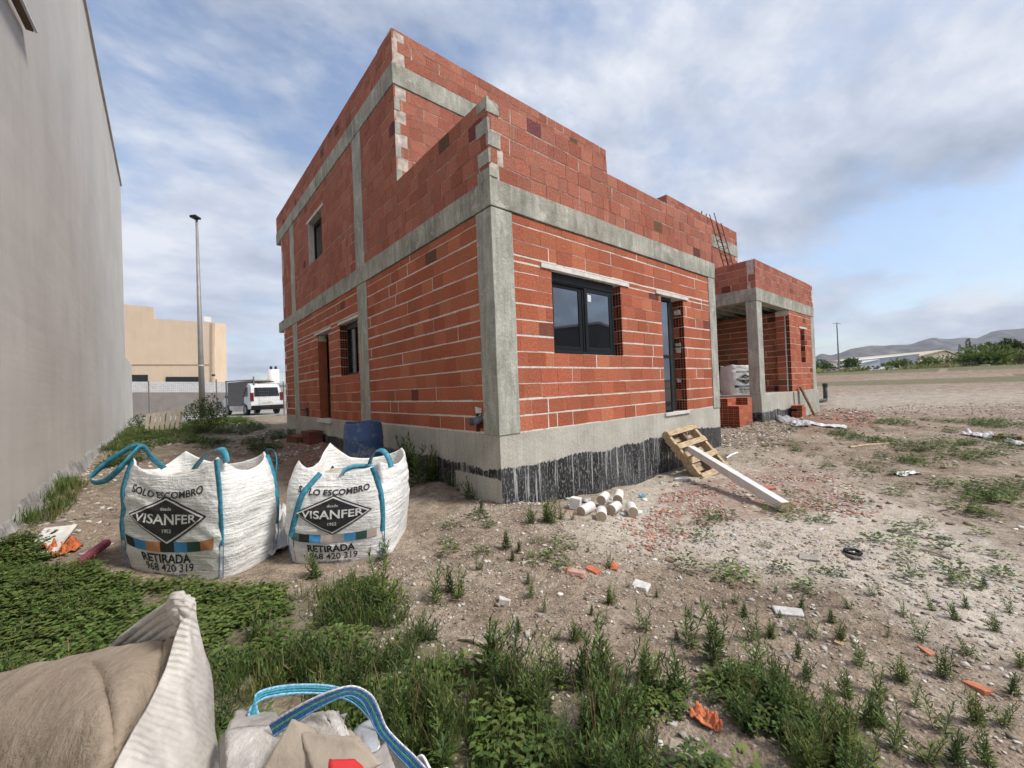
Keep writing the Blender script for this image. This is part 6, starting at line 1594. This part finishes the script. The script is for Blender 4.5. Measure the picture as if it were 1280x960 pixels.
# single fragments one can point to
frags = [(741,712,.10,'red brick shard lying flat, middle one of the three shards before the cylinders',(.48,.15,.08),.35),(768,708,.09,'red brick shard nearest the cylinders',(.46,.15,.08),.3),(720,716,.12,'long pale red brick shard left of the other two before the cylinders',(.48,.30,.24),.25),
 (801,734,.11,'flat white stone chip on the bare soil below the rubble',(.66,.64,.60),.3),(630,752,.07,'pale round stone in the middle of the bare soil',(.55,.52,.47),.8),(838,700,.09,'dark clay lump below the brick rubble',(.22,.15,.11),.5),
 (1067,697,.10,'flat dark stone on the pale dusty ground',(.16,.14,.12),.25),(985,766,.13,'long grey stone chip lying on the soil near the right weeds',(.50,.49,.47),.2),(1012,700,.12,'flat grey stone in the pale dust',(.33,.31,.27),.3),
 (1222,858,.08,'small orange brick splinter at the lower right',(.48,.18,.10),.3),(1160,815,.07,'orange brick splinter among the right hand weeds',(.46,.20,.12),.3),(1050,803,.06,'thin tan splinter on the right hand soil',(.42,.30,.18),.2),(1045,543,.14,'flat brown stone on the far dirt',(.24,.17,.12),.3),
 (770,888,.12,'pale sandy lump half under the foreground weeds',(.45,.40,.30),.7),(856,948,.11,'sandy clod at the bottom edge',(.33,.28,.22),.7),(960,612,.16,'broken red brick lying beside the white beam',(.42,.16,.11),.45)]
for (u, v, s, lab, c, fl) in frags:
    p = G(u, v); b = MB(); b.box((-s*.6,-s*.35,-s*fl*.3),(s*.6,s*.35,s*fl*.5), 0, c, jit=s*.09)
    o = b.build('fragment', M_STONE, None, loc=(p[0],p[1],p[2]+.004), rot=(rnd.uniform(-.2,.2), rnd.uniform(-.2,.2), rnd.uniform(0,3)), bev=s*.06); tag(o, lab, 'fragment')
# sticks
for (u0,v0,u1,v1,w_,lab,m) in ((575,800,606,812,.012,'pair of dry twigs on the soil above the foreground weeds',M_WOODG),(908,573,922,566,.02,'thin white stick lying right of the leaning pallet',M_WHITEP),(844,601,861,601,.03,'short white tube piece at the foot of the plinth',M_WHITEP),(653,708,668,703,.008,'thin straw on the bare soil below the corner',M_WOODG),(1150,690,1190,700,.012,'dry twig on the pale ground at the right',M_WOODG),(1062,560,1110,556,.03,'thin batten lying in the far dirt',M_WOOD)):
    a, b = Vector(G(u0,v0)), Vector(G(u1,v1)); mb = MB(); mid = (b-a)*.5+Vector((.01,.02,.02)); mb.tube([(0,0,.012), mid, b-a+Vector((0,0,.012))], w_, 6); tag(mb.build('stick', m, None, loc=a), lab, 'stick')
V, F, C = [], [], []
for x, y in fill(near, 620, (-3,9,-4.6,2)):
    z = thn(x, y)+.008; a = rs.uniform(0, 6.28); L_ = rs.uniform(.03, .14); d = np.array([math.cos(a), math.sin(a), rs.uniform(-.05,.25)]); quadleaf(V, F, C, np.array([x, y, z]), d, np.array([0,0,1.]), L_, rs.uniform(.003,.007), tuple(rs.uniform(.7,1.2)*q for q in (.34,.27,.17)), .05)
stuff(npmesh('straw', V, F, M_LEAF, None, C), 'dry straw and twig bits littering the soil', 'straw')
p = G(1066, 693); mb = MB(); mb.tube([(.055*math.cos(a), .055*math.sin(a), .012) for a in np.linspace(0, 6.28, 20)], .014, 6); tag(mb.build('rubber_ring', M_FRAME, None, loc=tuple(p)), 'small black rubber ring lying in the pale dust', 'ring')
a = Vector(G(798, 622)); crumple('blue_scrap', 'small bright blue plastic scrap at the foot of the black plinth coat', 'litter', [a, a+Vector((.08,-.03,0)), a+Vector((.14,.0,0))], .06, simple('bright_blue_plastic', (.05,.30,.50), .5, .2, 20, bs=.3), 8, .06, nu=10, nv=6)

SKYX, SKYY = 3.1, 1.7

# ------------------------------------------------------------------ camera, light, sky
cam = bpy.data.cameras.new('camera'); co = bpy.data.objects.new('camera', cam); col.objects.link(co)
cam.sensor_width = 36; cam.lens = FP/1280*36; cam.clip_start = .05; cam.clip_end = 30000
Mx = Matrix(((RT[0], UP[0], -FW[0], CAM[0]), (RT[1], UP[1], -FW[1], CAM[1]), (RT[2], UP[2], -FW[2], CAM[2]), (0,0,0,1)))
co.matrix_world = Mx
sc = bpy.context.scene; sc.camera = co
hm_ = bpy.data.materials.new('haze'); hm_.use_nodes = True; hn = hm_.node_tree; hn.nodes.remove(hn.nodes['Principled BSDF'])
pvn = hn.nodes.new('ShaderNodeVolumePrincipled'); pvn.inputs['Density'].default_value = 5e-5; pvn.inputs['Color'].default_value = (.80,.88,1,1); L(hn, pvn.outputs[0], hn.nodes['Material Output'].inputs['Volume'])
mb = MB(); mb.box((-9400,-9400,-60),(9400,9400,1400)); stuff(mb.build('haze', hm_, None))
SUN_EL, SUN_AZ = rad(52), rad(150)      # azimuth measured from +y towards +x
sun = bpy.data.lights.new('sun', 'SUN'); sun.energy = 2.9; sun.angle = rad(11); sun.color = (1, .95, .88)
so = bpy.data.objects.new('sun', sun); col.objects.link(so)
sv = Vector((math.sin(SUN_AZ)*math.cos(SUN_EL), math.cos(SUN_AZ)*math.cos(SUN_EL), math.sin(SUN_EL)))
so.rotation_euler = sv.to_track_quat('Z', 'Y').to_euler(); so.location = (0, 0, 30)
wd = bpy.data.worlds.new('World'); sc.world = wd; wd.use_nodes = True; nt = wd.node_tree
bg = nt.nodes['Background']; out = nt.nodes['World Output']
sky = N(nt, 'ShaderNodeTexSky', sky_type='NISHITA'); sky.sun_disc = False; sky.sun_elevation = SUN_EL; sky.sun_rotation = SUN_AZ
sky.air_density = 1.0; sky.dust_density = 1.5; sky.ozone_density = 1.5
L(nt, sky.outputs[0], bg.inputs['Color']); bg.inputs['Strength'].default_value = .15
tc = N(nt, 'ShaderNodeTexCoord'); sp = N(nt, 'ShaderNodeSeparateXYZ'); L(nt, tc.outputs['Generated'], sp.inputs[0])
zz = math_(nt, 'ADD', math_(nt, 'MAXIMUM', sp.outputs[2], 0.), .24)
cb = N(nt, 'ShaderNodeCombineXYZ'); L(nt, math_(nt, 'DIVIDE', sp.outputs[0], zz), cb.inputs[0]); L(nt, math_(nt, 'DIVIDE', sp.outputs[1], zz), cb.inputs[1])
mp = N(nt, 'ShaderNodeMapping'); mp.inputs['Rotation'].default_value = (0,0,rad(35)); mp.inputs['Scale'].default_value = (.9, 1.2, 1); mp.inputs['Location'].default_value = (SKYX, SKYY, 0); L(nt, cb.outputs[0], mp.inputs[0])
cv = mp.outputs[0]
n1 = noise(nt, cv, .85, 7, .58, .1); n2 = noise(nt, cv, 2.8, 6, .64, .1); n3 = noise(nt, cv, .9, 5, .55, .1)
mask = ramp(nt, math_(nt, 'ADD', math_(nt, 'MULTIPLY', n1, .8), math_(nt, 'MULTIPLY', n2, .25)), [(.455, .18), (.505, .66), (.56, .98)])
shade = ramp(nt, math_(nt, 'ADD', math_(nt, 'MULTIPLY', n3, .55), math_(nt, 'MULTIPLY', n2, .5)), [(.37, (.22,.255,.32)), (.46, (.34,.38,.465)), (.54, (.44,.48,.57)), (.64, (.61,.63,.68))])
bg2 = N(nt, 'ShaderNodeBackground'); L(nt, shade, bg2.inputs['Color']); bg2.inputs['Strength'].default_value = 1.0
mx = N(nt, 'ShaderNodeMixShader'); L(nt, mask, mx.inputs[0]); L(nt, bg.outputs[0], mx.inputs[1]); L(nt, bg2.outputs[0], mx.inputs[2]); L(nt, mx.outputs[0], out.inputs['Surface'])
wd.cycles.sampling_method = 'MANUAL'; wd.cycles.sample_map_resolution = 256
sc.view_settings.view_transform = 'Standard'; sc.view_settings.look = 'None'; sc.view_settings.gamma = 1; sc.view_settings.exposure = .55
sc.render.engine = 'CYCLES'; sc.cycles.use_denoising = True; sc.cycles.max_bounces = 4; sc.cycles.diffuse_bounces = 2; sc.cycles.adaptive_threshold = .03; sc.cycles.volume_bounces = 0; sc.cycles.transparent_max_bounces = 8
